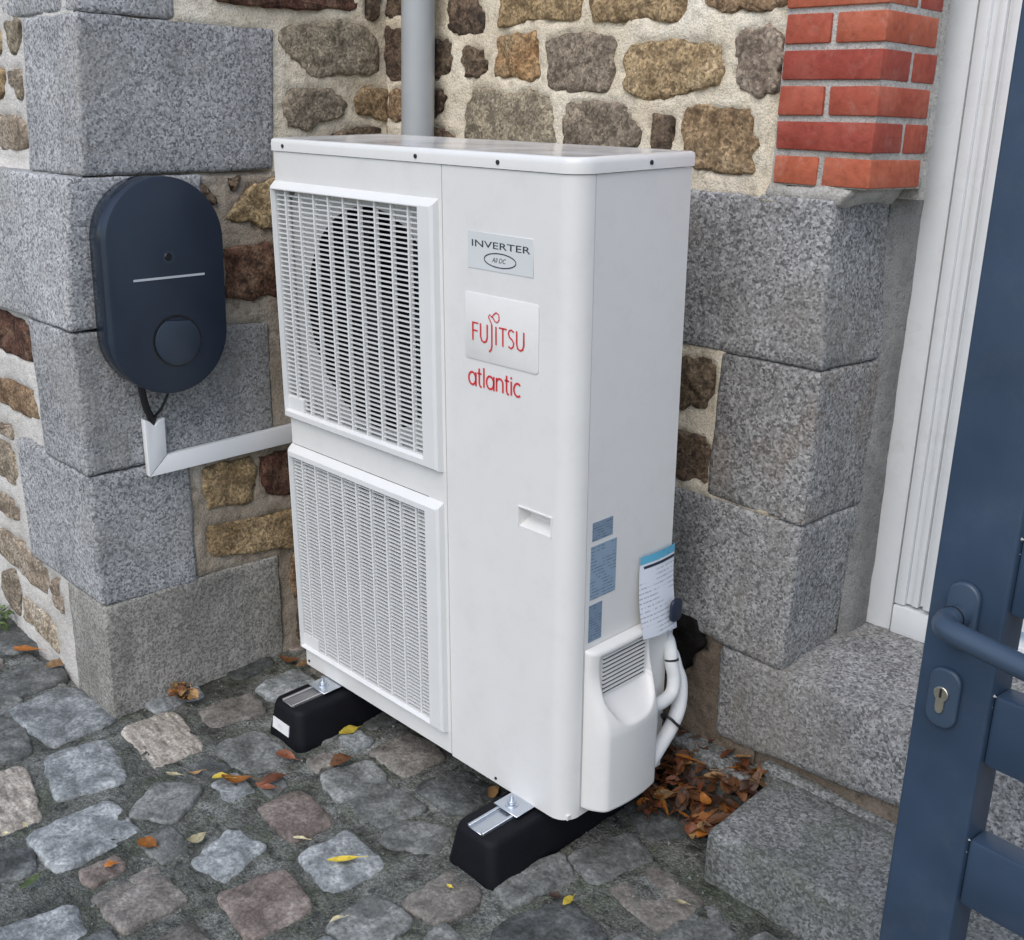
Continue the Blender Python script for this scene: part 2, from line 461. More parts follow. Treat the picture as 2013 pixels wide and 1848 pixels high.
def stone(name, poly, frame, mat, parent, bulge=.012, edge=.004, depth=.03, seed=0, jit=.004, n=30, flat=.5, rough=.003, smooth=True):
    """A stone whose outline lies on a wall or ground plane; frame = (origin, u, v, normal)."""
    o, eu, ev, en = frame
    P = [Vector((a, b)) for a, b in poly]
    # resample evenly
    L = [0]
    for i in range(len(P)): L.append(L[-1] + (P[(i + 1) % len(P)] - P[i]).length)
    pts = []
    for k in range(n):
        t = L[-1] * k / n
        i = max(j for j in range(len(P)) if L[j] <= t)
        f_ = (t - L[i]) / max(1e-9, L[i + 1] - L[i])
        pts.append(P[i].lerp(P[(i + 1) % len(P)], f_))
    pts = [(pts[i - 1] + pts[i] * 3 + pts[(i + 1) % n]) / 5 for i in range(n)]
    c = sum(pts, Vector((0, 0))) / n
    so = Vector((seed * 2.3, seed * .71, 5))
    pts = [q + (q - c).normalized() * jit * 2 * fbm(Vector((q.x, q.y, 0)) + so, 30) for q in pts]
    V = []; F = []
    rings = [(1.06, -depth), (1.04, edge - .004), (1.015, edge + bulge * .3), (.965, edge + bulge * .75), (.84, edge + bulge * .95), (.56, edge + bulge), (.3, edge + bulge * 1.0)]
    tx, ty = RND.uniform(-.05, .05), RND.uniform(-.05, .05)
    for ri, (s_, h) in enumerate(rings):
        for q in pts:
            w = c + (q - c) * s_
            hh = h
            if ri > 0:
                d = w - c
                hh += (d.x * tx + d.y * ty) + rough * 2.2 * fbm(Vector((w.x, w.y, 1)) + so, 22) * min(1, ri / 2)
            V.append(o + eu * w.x + ev * w.y + en * hh)
    V.append(o + eu * c.x + ev * c.y + en * (edge + bulge + rough * fbm(Vector((c.x, c.y, 1)) + so, 22)))
    m = len(rings)
    for i in range(m - 1):
        for k in range(n):
            F.append((i * n + k, i * n + (k + 1) % n, (i + 1) * n + (k + 1) % n, (i + 1) * n + k))
    for k in range(n): F.append(((m - 1) * n + k, (m - 1) * n + (k + 1) % n, m * n))
    return mesh(name, V, F, mat, parent, smooth=smooth)
def sheet(name, u0, u1, v0, v1, step, frame, hf, mat, parent=None, skip=None):
    o, eu, ev, en = frame
    nu = max(2, int((u1 - u0) / step)); nv = max(2, int((v1 - v0) / step))
    V = []; F = []
    for j in range(nv + 1):
        for i in range(nu + 1):
            u = u0 + (u1 - u0) * i / nu; v = v0 + (v1 - v0) * j / nv
            V.append(o + eu * u + ev * v + en * hf(u, v))
    for j in range(nv):
        for i in range(nu):
            a = j * (nu + 1) + i
            F.append((a, a + 1, a + nu + 2, a + nu + 1))
    return mesh(name, V, F, mat, parent, smooth=True, fix=False)
def inside(poly, x, y):
    r_ = False; n = len(poly)
    for i in range(n):
        (x1, y1), (x2, y2) = poly[i], poly[i - 1]
        if (y1 > y) != (y2 > y) and x < (x2 - x1) * (y - y1) / (y2 - y1) + x1: r_ = not r_
    return r_

def squared(P, k):
    """pull an outline towards its tightest rectangle: dressed setts are nearly square-cornered"""
    best = None
    for deg in range(-45, 45, 3):
        c, n_ = math.cos(R(deg)), math.sin(R(deg))
        us = [x * c + y * n_ for x, y in P]; vs = [-x * n_ + y * c for x, y in P]
        bb = (min(us), max(us), min(vs), max(vs)); ar = (bb[1] - bb[0]) * (bb[3] - bb[2])
        if best is None or ar < best[0]: best = (ar, c, n_, bb)
    _, c, n_, (u0, u1, v0, v1) = best
    cu_, cv_ = (u0 + u1) / 2, (v0 + v1) / 2; hu, hv = (u1 - u0) / 2 * .97, (v1 - v0) / 2 * .97
    pts = []
    m_ = len(P)
    dense = [((P[i][0] * (4 - t) + P[(i + 1) % m_][0] * t) / 4, (P[i][1] * (4 - t) + P[(i + 1) % m_][1] * t) / 4) for i in range(m_) for t in range(4)]
    for x, y in dense:
        u, v = x * c + y * n_ - cu_, -x * n_ + y * c - cv_
        q = max(abs(u) / hu, abs(v) / hv); ur, vr = u / q, v / q
        u, v = u + (ur - u) * k + cu_, v + (vr - v) * k + cv_
        pts.append((u * c - v * n_, u * n_ + v * c))
    return pts
# ---------------------------------------------------------------- outlines of the stones, in millimetres on their wall or ground plane
STONES_C = [[[-282,1687],[-239,1689],[-191,1684],[-191,1563],[-258,1562],[-280,1591]],[[-110,1650],[-37,1655],[-7,1644],[-11,1601],[-14,1581],[-47,1568],[-109,1565]],[[-120,1537],[-52,1540],[-32,1523],[-42,1489],[-79,1474],[-120,1474]],[[-258,1539],[-179,1537],[-161,1530],[-167,1462],[-240,1459],[-262,1468]],[[-275,1777],[-294,1737],[-288,1714],[-270,1718],[-192,1711],[-180,1772]],[[-26,1763],[-27,1695],[-16,1678],[22,1662],[70,1665],[108,1662],[99,1712],[88,1725],[41,1759]],[[150,1753],[155,1703],[151,1675],[200,1675],[242,1687],[298,1688],[406,1679],[417,1704],[423,1738]],[[26,1630],[55,1634],[97,1632],[102,1609],[113,1599],[111,1570],[67,1570],[41,1565],[29,1600]],[[152,1653],[205,1661],[277,1663],[287,1606],[289,1565],[253,1561],[185,1566],[150,1569],[146,1608]],[[55,1544],[99,1545],[141,1532],[211,1534],[283,1535],[335,1518],[346,1449],[353,1418],[216,1413],[42,1421],[43,1490]],[[-79,1450],[-27,1440],[-5,1427],[-4,1392],[-89,1389]],[[313,1639],[340,1655],[453,1654],[513,1641],[516,1601],[517,1555],[500,1533],[427,1537],[365,1535],[316,1549],[316,1596]],[[545,1621],[589,1631],[654,1638],[728,1630],[796,1623],[802,1596],[797,1545],[751,1543],[701,1531],[634,1517],[583,1520],[557,1543],[545,1560]],[[450,1737],[450,1696],[456,1676],[534,1673],[597,1676],[651,1667],[688,1669],[708,1693],[712,1722]],[[737,1720],[747,1699],[787,1676],[834,1680],[893,1678],[917,1679],[915,1710]],[[823,1633],[831,1645],[878,1644],[886,1654],[919,1650],[927,1619],[929,1568],[917,1532],[878,1529],[840,1537],[830,1559],[834,1590]],[[382,1512],[446,1514],[539,1508],[578,1485],[596,1455],[607,1423],[488,1404],[372,1419],[383,1466]],[[633,1488],[667,1492],[687,1486],[683,1449],[678,1414],[639,1413],[632,1456]],[[709,1506],[776,1508],[877,1503],[882,1462],[898,1449],[888,1419],[894,1387],[846,1382],[800,1382],[733,1390],[713,1407],[708,1458]],[[712,988],[808,1004],[847,999],[841,965],[840,928],[818,899],[717,874]],[[721,824],[803,846],[829,839],[850,806],[846,741],[793,734],[725,728]]]
STONES_B = [[[155,1670],[176,1678],[234,1677],[277,1689],[347,1689],[410,1682],[430,1666],[437,1614],[441,1579],[408,1568],[381,1577],[287,1562],[231,1563],[206,1584],[181,1599],[151,1620]],[[158,1517],[187,1528],[282,1532],[321,1517],[343,1495],[334,1471],[271,1456],[210,1435],[163,1438],[150,1477]],[[366,1518],[390,1535],[436,1541],[462,1538],[462,1464],[417,1470],[370,1479]],[[-31,1730],[-32,1714],[20,1707],[73,1708],[152,1708],[226,1713],[321,1723],[356,1719],[369,1723],[384,1769]],[[411,1771],[406,1730],[403,1702],[438,1708],[452,1775]],[[279,1415],[315,1429],[426,1445],[455,1442],[454,1397],[278,1396]],[[-20,1224],[-3,1247],[42,1291],[105,1315],[150,1314],[146,1182],[108,1195],[67,1203],[39,1218],[3,1216]],[[-10,1319],[20,1324],[19,1309],[5,1290],[-5,1302]],[[-89,1310],[-59,1296],[-42,1259],[-75,1280]],[[-29,1151],[11,1156],[118,1155],[170,1148],[165,1015],[114,1028],[17,1023],[-26,1035]],[[-115,610],[-43,615],[26,613],[31,556],[21,496],[-45,499],[-108,500],[-114,559]],[[50,609],[142,614],[207,611],[204,476],[138,494],[74,498],[52,552]],[[-122,454],[-24,451],[136,444],[203,439],[200,332],[88,346],[-28,356],[-106,371],[-120,401]]]
STONES_A = [[[-669,1656],[-602,1660],[-577,1652],[-613,1584],[-653,1582],[-675,1602]],[[-795,1561],[-740,1554],[-714,1544],[-728,1494],[-760,1483],[-816,1490]],[[-677,1546],[-596,1549],[-595,1484],[-646,1491],[-675,1520]],[[-921,1443],[-770,1446],[-658,1447],[-601,1425],[-595,1379],[-624,1368],[-793,1365],[-946,1364]],[[-790,1644],[-706,1638],[-708,1593],[-750,1584],[-814,1595]],[[-901,967],[-796,968],[-698,962],[-599,949],[-598,860],[-693,859],[-827,860],[-932,863]],[[-1000,764],[-852,773],[-747,779],[-600,787],[-596,708],[-718,703],[-870,709],[-1016,712]],[[-890,640],[-789,654],[-792,613],[-843,615],[-967,623]],[[-1019,576],[-902,595],[-818,579],[-797,529],[-829,472],[-930,496],[-1038,514]],[[-1027,421],[-948,434],[-857,436],[-790,390],[-856,371],[-965,374],[-1039,380]],[[-982,314],[-871,316],[-718,304],[-639,286],[-650,204],[-743,202],[-878,221],[-1003,239]],[[-617,279],[-569,281],[-549,189],[-611,196],[-634,238]],[[-1004,170],[-901,203],[-855,172],[-883,64],[-970,88],[-1005,131]],[[-844,146],[-739,144],[-627,126],[-611,51],[-709,59],[-843,78]]]
STONES_G = [[[-452,-557],[-490,-497],[-465,-437],[-410,-402],[-324,-391],[-264,-436],[-266,-499],[-277,-550],[-314,-569],[-391,-577]],[[-503,-651],[-441,-608],[-380,-597],[-304,-598],[-275,-616],[-276,-679],[-305,-723]],[[-171,-602],[-209,-548],[-192,-501],[-166,-465],[-109,-473],[-50,-486],[-5,-511],[-17,-558],[-25,-614],[-68,-628],[-136,-621]],[[-176,-416],[-193,-362],[-191,-307],[-131,-287],[-51,-297],[-22,-326],[-5,-393],[-3,-438],[-64,-427],[-131,-409]],[[-246,-761],[-221,-700],[-198,-676],[-151,-680],[-84,-679],[-25,-692],[-1,-730],[-11,-779],[-47,-832]],[[53,-690],[48,-625],[49,-574],[84,-562],[160,-586],[185,-607],[194,-663],[199,-722],[167,-742],[75,-743],[51,-730]],[[95,-519],[84,-479],[102,-426],[140,-396],[170,-424],[207,-483],[203,-511],[148,-512],[128,-525]],[[60,-838],[66,-796],[84,-770],[142,-767],[162,-795],[149,-821],[128,-863]],[[343,-488],[327,-437],[341,-423],[405,-408],[430,-412],[444,-455],[454,-513],[422,-526],[374,-527]],[[312,-342],[302,-295],[310,-254],[388,-239],[437,-254],[453,-298],[447,-342],[402,-352],[351,-343]],[[328,-722],[326,-672],[313,-618],[320,-597],[379,-604],[444,-596],[454,-637],[448,-693],[448,-728],[394,-724],[360,-721]],[[491,-534],[494,-471],[500,-438],[531,-413],[576,-421],[612,-435],[631,-472],[637,-526],[631,-564],[548,-558]],[[287,-907],[297,-866],[305,-822],[307,-773],[347,-766],[386,-774],[400,-807],[395,-847],[366,-922]],[[501,-655],[527,-617],[587,-614],[605,-641],[554,-693],[508,-691]],[[504,-597],[514,-562],[571,-565],[621,-574],[621,-601],[569,-597]],[[-138,-231],[-143,-160],[-124,-106],[-68,-103],[-28,-128],[-41,-184],[-50,-224],[-90,-245]],[[25,-267],[31,-201],[87,-174],[159,-176],[192,-189],[189,-239],[147,-273],[83,-293]],[[-679,-526],[-686,-460],[-664,-399],[-600,-395],[-540,-442],[-535,-507],[-571,-567],[-616,-591]],[[-1086,-343],[-900,-374],[-801,-355],[-785,-433],[-841,-465],[-1025,-432]],[[-590,-620],[-538,-555],[-469,-550],[-434,-568],[-455,-611],[-512,-648]],[[-141,-56],[-159,11],[-142,66],[-74,62],[-68,-4],[-60,-54],[-94,-66]],[[505,-350],[499,-305],[510,-259],[560,-250],[621,-253],[635,-295],[636,-356],[606,-381],[556,-377]],[[298,-127],[319,-68],[386,-63],[439,-90],[425,-139],[385,-172],[329,-186]],[[421,-177],[441,-106],[495,-75],[559,-77],[555,-137],[523,-179],[471,-192]],[[555,-186],[572,-128],[628,-94],[659,-93],[678,-164],[624,-198],[579,-214]],[[292,-19],[297,67],[373,95],[433,69],[434,-5],[384,-38]],[[747,-288],[745,-237],[747,-179],[796,-170],[847,-191],[853,-243],[816,-281],[780,-299]],[[483,-27],[481,63],[556,86],[622,65],[634,-15],[577,-50]],[[696,-399],[712,-337],[755,-319],[804,-331],[816,-391],[781,-439],[718,-445]],[[834,-117],[847,-47],[867,24],[922,-26],[920,-89],[899,-157]],[[892,32],[900,106],[923,167],[985,164],[1002,103],[987,47],[954,12]],[[931,-179],[955,-117],[984,-81],[1035,-77],[1091,-86],[1077,-158],[1016,-221],[947,-236]],[[1028,29],[1022,104],[1066,135],[1151,112],[1158,68],[1148,3],[1097,-1]],[[849,264],[891,324],[949,335],[998,321],[1001,262],[972,202],[921,211]],[[1000,-25],[1029,4],[1103,-13],[1152,-17],[1150,-65],[1093,-66]],[[1147,32],[1166,107],[1206,111],[1261,78],[1218,-11],[1166,-10]]]
# ---------------------------------------------------------------- courtyard ground and setts
U, Vv, W3 = Vector((1, 0, 0)), Vector((0, 1, 0)), Vector((0, 0, 1))
GF = (Vector((0, 0, GZ)), U, Vv, W3)
SPACE.append(MW)
def gh(u, v):
    p = Vector((u, v, 0))
    h = .007 * fbm(p, 5) + .0045 * fbm(p, 26)
    if u < -.27 and v > -.41: h -= .02
    return h
ground_parts = []
fine = sheet('ground', -1.3, 1.75, -1.45, .5, .012, GF, gh, 'ground_joint')
tag(fine, kind='structure')
SPACE.pop()
far = MB()
for (x0, x1, y0, y1) in ((-9, 9, -9, -1.449), (-9, -1.299, -1.449, .6), (1.749, 9, -1.449, .6)):
    far.add([MW @ Vector((x, y, GZ - .004)) for x, y in ((x0, y0), (x1, y0), (x1, y1), (x0, y1))], [(0, 1, 2, 3)])
far_o = far.build('courtyard_surface', 'ground_joint'); tag(far_o, kind='structure')
SPACE.append(MW)
CM = ['cobble_blue', 'cobble_grey', 'cobble_blue', 'cobble_white', 'cobble_white', 'cobble_blue', 'cobble_grey', 'cobble_dark', 'cobble_blue',
      'cobble_pink', 'cobble_brown', 'cobble_pink', 'cobble_blue', 'cobble_dark', 'cobble_blue', 'cobble_brown', 'cobble_grey', 'cobble_grey', 'cobble_grey',
      'cobble_grey', 'cobble_blue', 'cobble_blue', 'cobble_grey', 'cobble_grey', 'cobble_grey', 'cobble_brown', 'cobble_brown', 'cobble_dark', 'cobble_grey',
      'cobble_grey', 'cobble_grey', 'cobble_dark', 'cobble_brown', 'cobble_dark', 'cobble_blue', 'cobble_grey']
laid = []
def roomy(P):
    xs = [q[0] for q in P]; ys = [q[1] for q in P]; bb = (min(xs), max(xs), min(ys), max(ys))
    for b2, Q_ in laid:
        if bb[0] > b2[1] or bb[1] < b2[0] or bb[2] > b2[3] or bb[3] < b2[2]: continue
        if any(inside(Q_, *q) for q in P) or any(inside(P, *q) for q in Q_): return False
    return True
def lay(P, grow):
    cx_, cy_ = sum(q[0] for q in P) / len(P), sum(q[1] for q in P) / len(P)
    G_ = []
    for q in P:
        d = math.hypot(q[0] - cx_, q[1] - cy_); k_ = (d + grow) / d
        G_.append((cx_ + (q[0] - cx_) * k_, cy_ + (q[1] - cy_) * k_))
    laid.append(((min(q[0] for q in G_), max(q[0] for q in G_), min(q[1] for q in G_), max(q[1] for q in G_)), G_))
for i, poly in enumerate(STONES_G):
    if i in (13, 14, 34): continue
    P = [(a / 1000, b / 1000) for a, b in poly]
    cx_, cy_ = sum(q[0] for q in P) / len(P), sum(q[1] for q in P) / len(P)
    P = squared([(cx_ + (a - cx_) * 1.08, cy_ + (b - cy_) * 1.08) for a, b in P], .72)
    flush = 22 <= i <= 36
    stone('cobblestone', P, GF, CM[i], fine, bulge=.004 if flush else .0055, edge=.003, seed=i, jit=.003, rough=.0025, n=44)
    lay(P, .003)
# the setts between and beyond them, squared up to the same rows
rg = random.Random(3); k = 0
for (wlo, whi, hlo, hhi, tries) in ((.12, .16, .11, .14, 2600), (.09, .13, .085, .115, 2600), (.06, .1, .055, .085, 2600)):
    for _ in range(tries):
        x, y = rg.uniform(-1.25, 1.7), rg.uniform(-1.42, .42)
        if x < -.29 and y > -.45: continue
        if x > 1.0 and y > .1: continue
        w, h, a = rg.uniform(wlo, whi), rg.uniform(hlo, hhi), rg.gauss(0, .12)
        P = []
        for (sx, sy) in ((-1, -1), (-.4, -1.03), (.4, -1.03), (1, -1), (1.03, -.4), (1.03, .4), (1, 1), (.4, 1.03), (-.4, 1.03), (-1, 1), (-1.03, .4), (-1.03, -.4)):
            px, py = sx * w / 2 + rg.uniform(-.006, .006), sy * h / 2 + rg.uniform(-.006, .006)
            P.append((x + px * math.cos(a) - py * math.sin(a), y + px * math.sin(a) + py * math.cos(a)))
        if not roomy(P): continue
        if k > 250: break
        near = x > .25 and y > -.35
        stone('cobblestone', P, GF, rg.choice(['cobble_grey', 'cobble_grey', 'cobble_brown', 'cobble_blue', 'cobble_dark', 'cobble_pink'] if not near else ['cobble_grey', 'cobble_brown', 'cobble_grey', 'cobble_dark']), fine,
              bulge=.004 if near else .005, edge=.0025, seed=100 + k, jit=.003, rough=.0025, n=28)
        lay(P, .003); k += 1
# grit lying in the joints
gr = MB(); rg = random.Random(11)
for i in range(1800):
    x, y = rg.uniform(-.95, 1.5), rg.uniform(-1.0, .4)
    if x < -.28 and y > -.42: continue
    s_ = rg.uniform(.0012, .0038) * (1.7 if rg.random() < .06 else 1)
    c = Vector((x, y, GZ + gh(x, y) + s_ * .3))
    q = Euler((rg.uniform(0, 6), rg.uniform(0, 6), rg.uniform(0, 6))).to_matrix()
    vs = [c + q @ Vector(v) * s_ * rg.uniform(.7, 1.2) for v in ((1, 0, -.6), (-.6, .9, -.5), (-.5, -.9, -.6), (.2, .1, .9), (.8, .8, .2))]
    gr.add(vs, [(0, 1, 2), (0, 3, 4), (4, 3, 1), (1, 3, 2), (2, 3, 0), (0, 4, 1)])
go = gr.build('grit', 'cobble_grey', None); tag(go, 'fine grit and crumbs lying in the joints between the setts', 'grit', kind='stuff')
SPACE.pop()

# ---------------------------------------------------------------- corner wall with granite quoins
FB = (Vector((XB, 0, 0)), Vv, W3, U)
FA = (Vector((0, YA, 0)), U, W3, -Vv)
FC = (Vector((0, YC, 0)), U, W3, -Vv)
FA2 = (Vector((0, YA + .04, 0)), U, W3, -Vv)
cw = empty('corner_wall', (XB, -.4, 0))
tag(cw, 'projecting house corner of grey granite quoins and brown rubble carrying the charger', 'wall')
def dug(key, u, v):
    """the bed drops away behind each stone, so that mortar laps only round its edge"""
    for (bb, P) in BEDS[key]:
        if bb[0] < u < bb[1] and bb[2] < v < bb[3] and inside(P, u, v): return .014
    return 0
BEDS = {}
for key, polys in (('A', STONES_A), ('B', STONES_B), ('C', STONES_C)):
    BEDS[key] = []
    for P in polys:
        cu_, cv_ = sum(a for a, b in P) / len(P), sum(b for a, b in P) / len(P)
        Q_ = [((cu_ + (a - cu_) * .93) / 1000, (cv_ + (b - cv_) * .93) / 1000) for a, b in P]
        BEDS[key].append(((min(q[0] for q in Q_), max(q[0] for q in Q_), min(q[1] for q in Q_), max(q[1] for q in Q_)), Q_))
def behind_quoin(u, v):
    lim = .09 if v < .315 else -.165 if v < .655 else .075 if v < .965 else -.11 if v < 1.33 else .105 if v < 1.655 else -.135
    return .016 if u < lim else 0
def mh(u, v):
    p = Vector((u, v, 3.3)); return .0055 * fbm(p, 9) + .003 * fbm(p, 34)
sheet('mortar', -.33, YC - .002, -.08, 1.335, .014, FB, lambda u, v: mh(u, v) - .001 - dug('B', u, v) - behind_quoin(u, v), 'mortar_grey', cw)
sheet('mortar', -.33, YC - .002, 1.334, 2.3, .014, FB, lambda u, v: mh(u, v) - .001 - dug('B', u, v) - behind_quoin(u, v), 'mortar_cream', cw)
sheet('mortar', -1.7, XB - .02, -.08, 2.3, .016, FA, lambda u, v: mh(u, v) + .001 - dug('A', u, v) - (.04 * min(1, max(0, (v - 1.3) / .03))), 'mortar_pale', cw)
core = MB().box(-1.7, XB - .03, YA + .07, 1.2, -.1, 2.3).build('wall_core', 'mortar_dark', cw)
Q = [  # quad on face B (y, z) and how far the block returns along face A, set-back of the corner
    ((-.35, 1.662), (-.126, 1.662), (-.122, 2.0), (-.35, 2.0), -1.3, 'granite'),
    ((-.368, 1.3245), (.115, 1.338), (.127, 1.66), (-.352, 1.66), -.56, 'granite'),
    ((-.425, .9875), (-.1, .9985), (-.082, 1.3275), (-.402, 1.3225), -1.25, 'granite'),
    ((-.412, .6455), (.09, .672), (.086, .962), (-.422, .9855), -.515, 'granite'),
    ((-.402, .315), (-.15, .311), (-.153, .653), (-.41, .6435), -.71, 'granite'),
    ((-.398, -.08), (.102, -.06), (.092, .328), (-.4, .313), -.48, 'granite_base'),
    ((-.352, 2.004), (.12, 2.004), (.12, 2.3), (-.352, 2.3), -.56, 'granite')]
for i, (b0, b1, b2, b3, xl, m) in enumerate(Q):
    block('granite_block', (b0, b1, b2, b3), xl, XB + .004, 'x', m, cw, r=.006, step=.026, amp=.003, seed=20 + i)
BM = ['rubble_grey', 'rubble_grey', 'rubble_brown', 'rubble_red', 'rubble_dark', 'rubble_dark', 'rubble_brown', 'rubble_dark', 'rubble_dark', 'rubble_red', 'rubble_brown', 'rubble_red', 'rubble_brown']
for i, poly in enumerate(STONES_B):
    stone('rubble_stone', [(a / 1000, b / 1000) for a, b in poly], FB, BM[i], cw, bulge=.006, edge=.0015, seed=40 + i, jit=.006, rough=.0035, n=44)
AM = ['rubble_grey', 'rubble_brown', 'rubble_grey', 'rubble_pale', 'rubble_brown', 'rubble_red', 'rubble_brown', 'rubble_pale', 'rubble_grey', 'rubble_pale', 'rubble_pale', 'rubble_pale', 'rubble_grey', 'rubble_pale']
for i, poly in enumerate(STONES_A):
    stone('rubble_stone', [(a / 1000, b / 1000) for a, b in poly], FA if i > 4 else FA2, AM[i], cw, bulge=.006, edge=.001, seed=60 + i, jit=.005, rough=.004, n=28)
def fill(polys, frame, u0, u1, v0, v1, ban, parent, seed, mats):
    """Courses of rubble where the photograph shows nothing of the wall."""
    rr = random.Random(seed); v = v0; k = 0
    bbs = [(min(a for a, b in P) / 1000, max(a for a, b in P) / 1000, min(b for a, b in P) / 1000, max(b for a, b in P) / 1000) for P in polys]
    while v < v1:
        h = rr.uniform(.09, .14); u = u0 + rr.uniform(0, .03)
        while u < u1:
            w = rr.uniform(.1, .25); bb = (u, min(u + w, u1), v, v + h); u += w + .03
            if bb[1] - bb[0] < .06: continue
            if any(bb[0] < q[1] + .012 and bb[1] > q[0] - .012 and bb[2] < q[3] + .012 and bb[3] > q[2] - .012 for q in bbs + ban): continue
            j = lambda s_: rr.uniform(-s_, s_)
            P = [(bb[0] + j(.012), bb[2] + j(.012)), ((bb[0] + bb[1]) / 2, bb[2] + j(.01)), (bb[1] + j(.012), bb[2] + j(.012)), (bb[1] + j(.008), (bb[2] + bb[3]) / 2),
                 (bb[1] + j(.015), bb[3] + j(.012)), ((bb[0] + bb[1]) / 2, bb[3] + j(.01)), (bb[0] + j(.015), bb[3] + j(.012)), (bb[0] + j(.008), (bb[2] + bb[3]) / 2)]
            stone('rubble_stone', P, frame, rr.choice(mats), parent, bulge=.008, edge=.001, seed=seed * 50 + k, jit=.005, rough=.004, n=22); k += 1
        v += h + .028
fill(STONES_B, FB, .12, .45, .04, 2.25, [(-1, .1, 0, 3)], cw, 5, ['rubble_brown', 'rubble_grey', 'rubble_dark'])
fill(STONES_A, FA, -1.65, -.58, .04, 2.25, [(-2, 0, .985, 1.335), (-2, 0, 1.3, 2.3), (-.72, 0, .31, .65)], cw, 6, ['rubble_brown', 'rubble_grey', 'rubble_pale'])

# ---------------------------------------------------------------- rear wall with granite jamb and brick pier
bw = empty('rear_wall', (.6, YC, 0))
tag(bw, 'brown rubble wall in cream mortar behind the heat pump with granite and brick door jamb', 'wall')
HOLE = [(.70, .39), (.77, .425), (.81, .44), (.85, .418), (.862, .39), (.88, .362), (.848, .34), (.835, .30), (.80, .285), (.72, .31)]
sheet('mortar', XB, 1.03, -.08, .425, .013, FC, lambda u, v: mh(u + 4, v) - .001 - (.08 if inside(HOLE, u, v) else 0), 'mortar_dirt', bw)
sheet('mortar', XB, 1.03, .424, 2.3, .013, FC, lambda u, v: mh(u + 4, v) + .002 - dug('C', u, v) - (.015 if (u > .64 and 1.05 < v < 1.335) or (u > .87 and .73 < v < 1.05) or (u > .72 and .44 < v < .70) else 0) - (.08 if inside(HOLE, u, v) else 0) - (.015 if u > .925 and v > 1.34 else 0), 'mortar_cream', bw)
stone('hole_shade_patch', HOLE, FC, 'hole_shade', bw, bulge=.001, edge=.0085, seed=8, jit=.012, rough=.006, n=34)  # flat black patch painting the darkness of the pipe hole, not an opening
sheet('mortar', 1.02, 2.1, -.08, .24, .03, (Vector((0, YC + .012, 0)), U, W3, -Vv), lambda u, v: mh(u, v), 'mortar_dirt', bw)
MB().box(XB, 1.0, YC + .02, .9, -.1, 2.3).build('wall_core', 'mortar_dark', bw)
CMAT = ['rubble_dark', 'rubble_dark', 'rubble_dark', 'rubble_brown', 'rubble_dark', 'rubble_dark', 'rubble_brown', 'rubble_dark', 'rubble_orange', 'rubble_grey', 'rubble_dark', 'rubble_grey',
        'rubble_brown', 'rubble_brown', 'rubble_brown', 'rubble_pale', 'rubble_grey', 'rubble_dark', 'rubble_brown', 'rubble_dark', 'rubble_dark']
for i, poly in enumerate(STONES_C):
    stone('rubble_stone', [(a / 1000, b / 1000) for a, b in poly], FC, CMAT[i], bw, bulge=.006, edge=.001, seed=80 + i, jit=.006, rough=.0035, n=48)
fill(STONES_C, FC, -.24, .9, .04, 2.25, [(.58, 3, 0, 1.36), (.66, .92, .28, .46)], bw, 9, ['rubble_brown', 'rubble_grey', 'rubble_dark'])
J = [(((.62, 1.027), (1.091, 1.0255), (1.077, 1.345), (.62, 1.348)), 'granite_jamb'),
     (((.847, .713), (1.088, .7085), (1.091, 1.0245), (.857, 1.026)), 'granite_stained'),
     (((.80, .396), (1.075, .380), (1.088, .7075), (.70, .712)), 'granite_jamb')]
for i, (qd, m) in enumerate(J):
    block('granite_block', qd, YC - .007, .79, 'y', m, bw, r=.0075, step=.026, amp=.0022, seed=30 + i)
sill = block('door_sill', ((.925, .163), (2.1, .262), (2.1, .39), (.921, .39)), YC - .009, .86, 'y', 'granite_jamb', bw, r=.012, step=.03, amp=.0045, seed=37)
zc = sill.location.z; yc = sill.location.y
for v in sill.data.vertices:
    if v.co.z + zc > .33: v.co.z += max(0, (v.co.y + yc - YC)) * .1 - .006
# footing under the wall
for i, (x0, x1, y0, zt) in enumerate(((.60, .83, .43, .135), (.835, 1.05, .415, .135), (1.055, 1.42, .452, .152), (1.424, 1.78, .452, .16), (1.784, 2.1, .452, .165))):
    block('footing_stone', ((x0, -.06), (x1, -.06), (x1, zt), (x0, zt + .01)), y0, YC + .03, 'y', 'granite_step', bw, r=.009, step=.026, amp=.005, seed=70 + i)
# brick pier
MB().box(.932, 1.1365, YC + .0035, .668, 1.3665, 2.3).build('mortar_bed', 'mortar_joint', bw)
block('mortar_bed', ((.925, 1.335), (1.086, 1.335), (1.112, 1.368), (.93, 1.368)), YC - .003, .67, 'y', 'mortar_joint', bw, r=.008, step=.018, amp=.008, seed=91, nscale=24)
MB().prism([(1.1375, .6685), (1.1375, .692), (1.088, .7755), (1.0, .7755), (1.0, .6685)], 1.345, 2.3).build('mortar_fillet', 'mortar_joint', bw)
sheet('mortar_fillet', .40, 1.36, 0, .12, .02, (Vector((1.0905, .672, 0)), W3, Vector((0, 1, 0)), U), lambda u, v: -.01 + .016 * min(1, v / .03) + .003 * fbm(Vector((u, v, 0)), 14), 'mortar_fillet', bw)
rb = random.Random(5)
def brick(x0, x1, y0, y1, z0, z1):
    d = rb.uniform(-.0012, .0012)
    o = MB().box(x0, x1, y0 + d, y1, z0, z1).build('brick', 'brick_red', bw, bevel=.003, seg=2)
    for v_ in o.data.vertices: v_.co += Vector((1, 1, 1)) * .0016 * noise.noise((v_.co + o.location) * 38)
    o.rotation_euler = (0, rb.uniform(-.004, .004), 0)
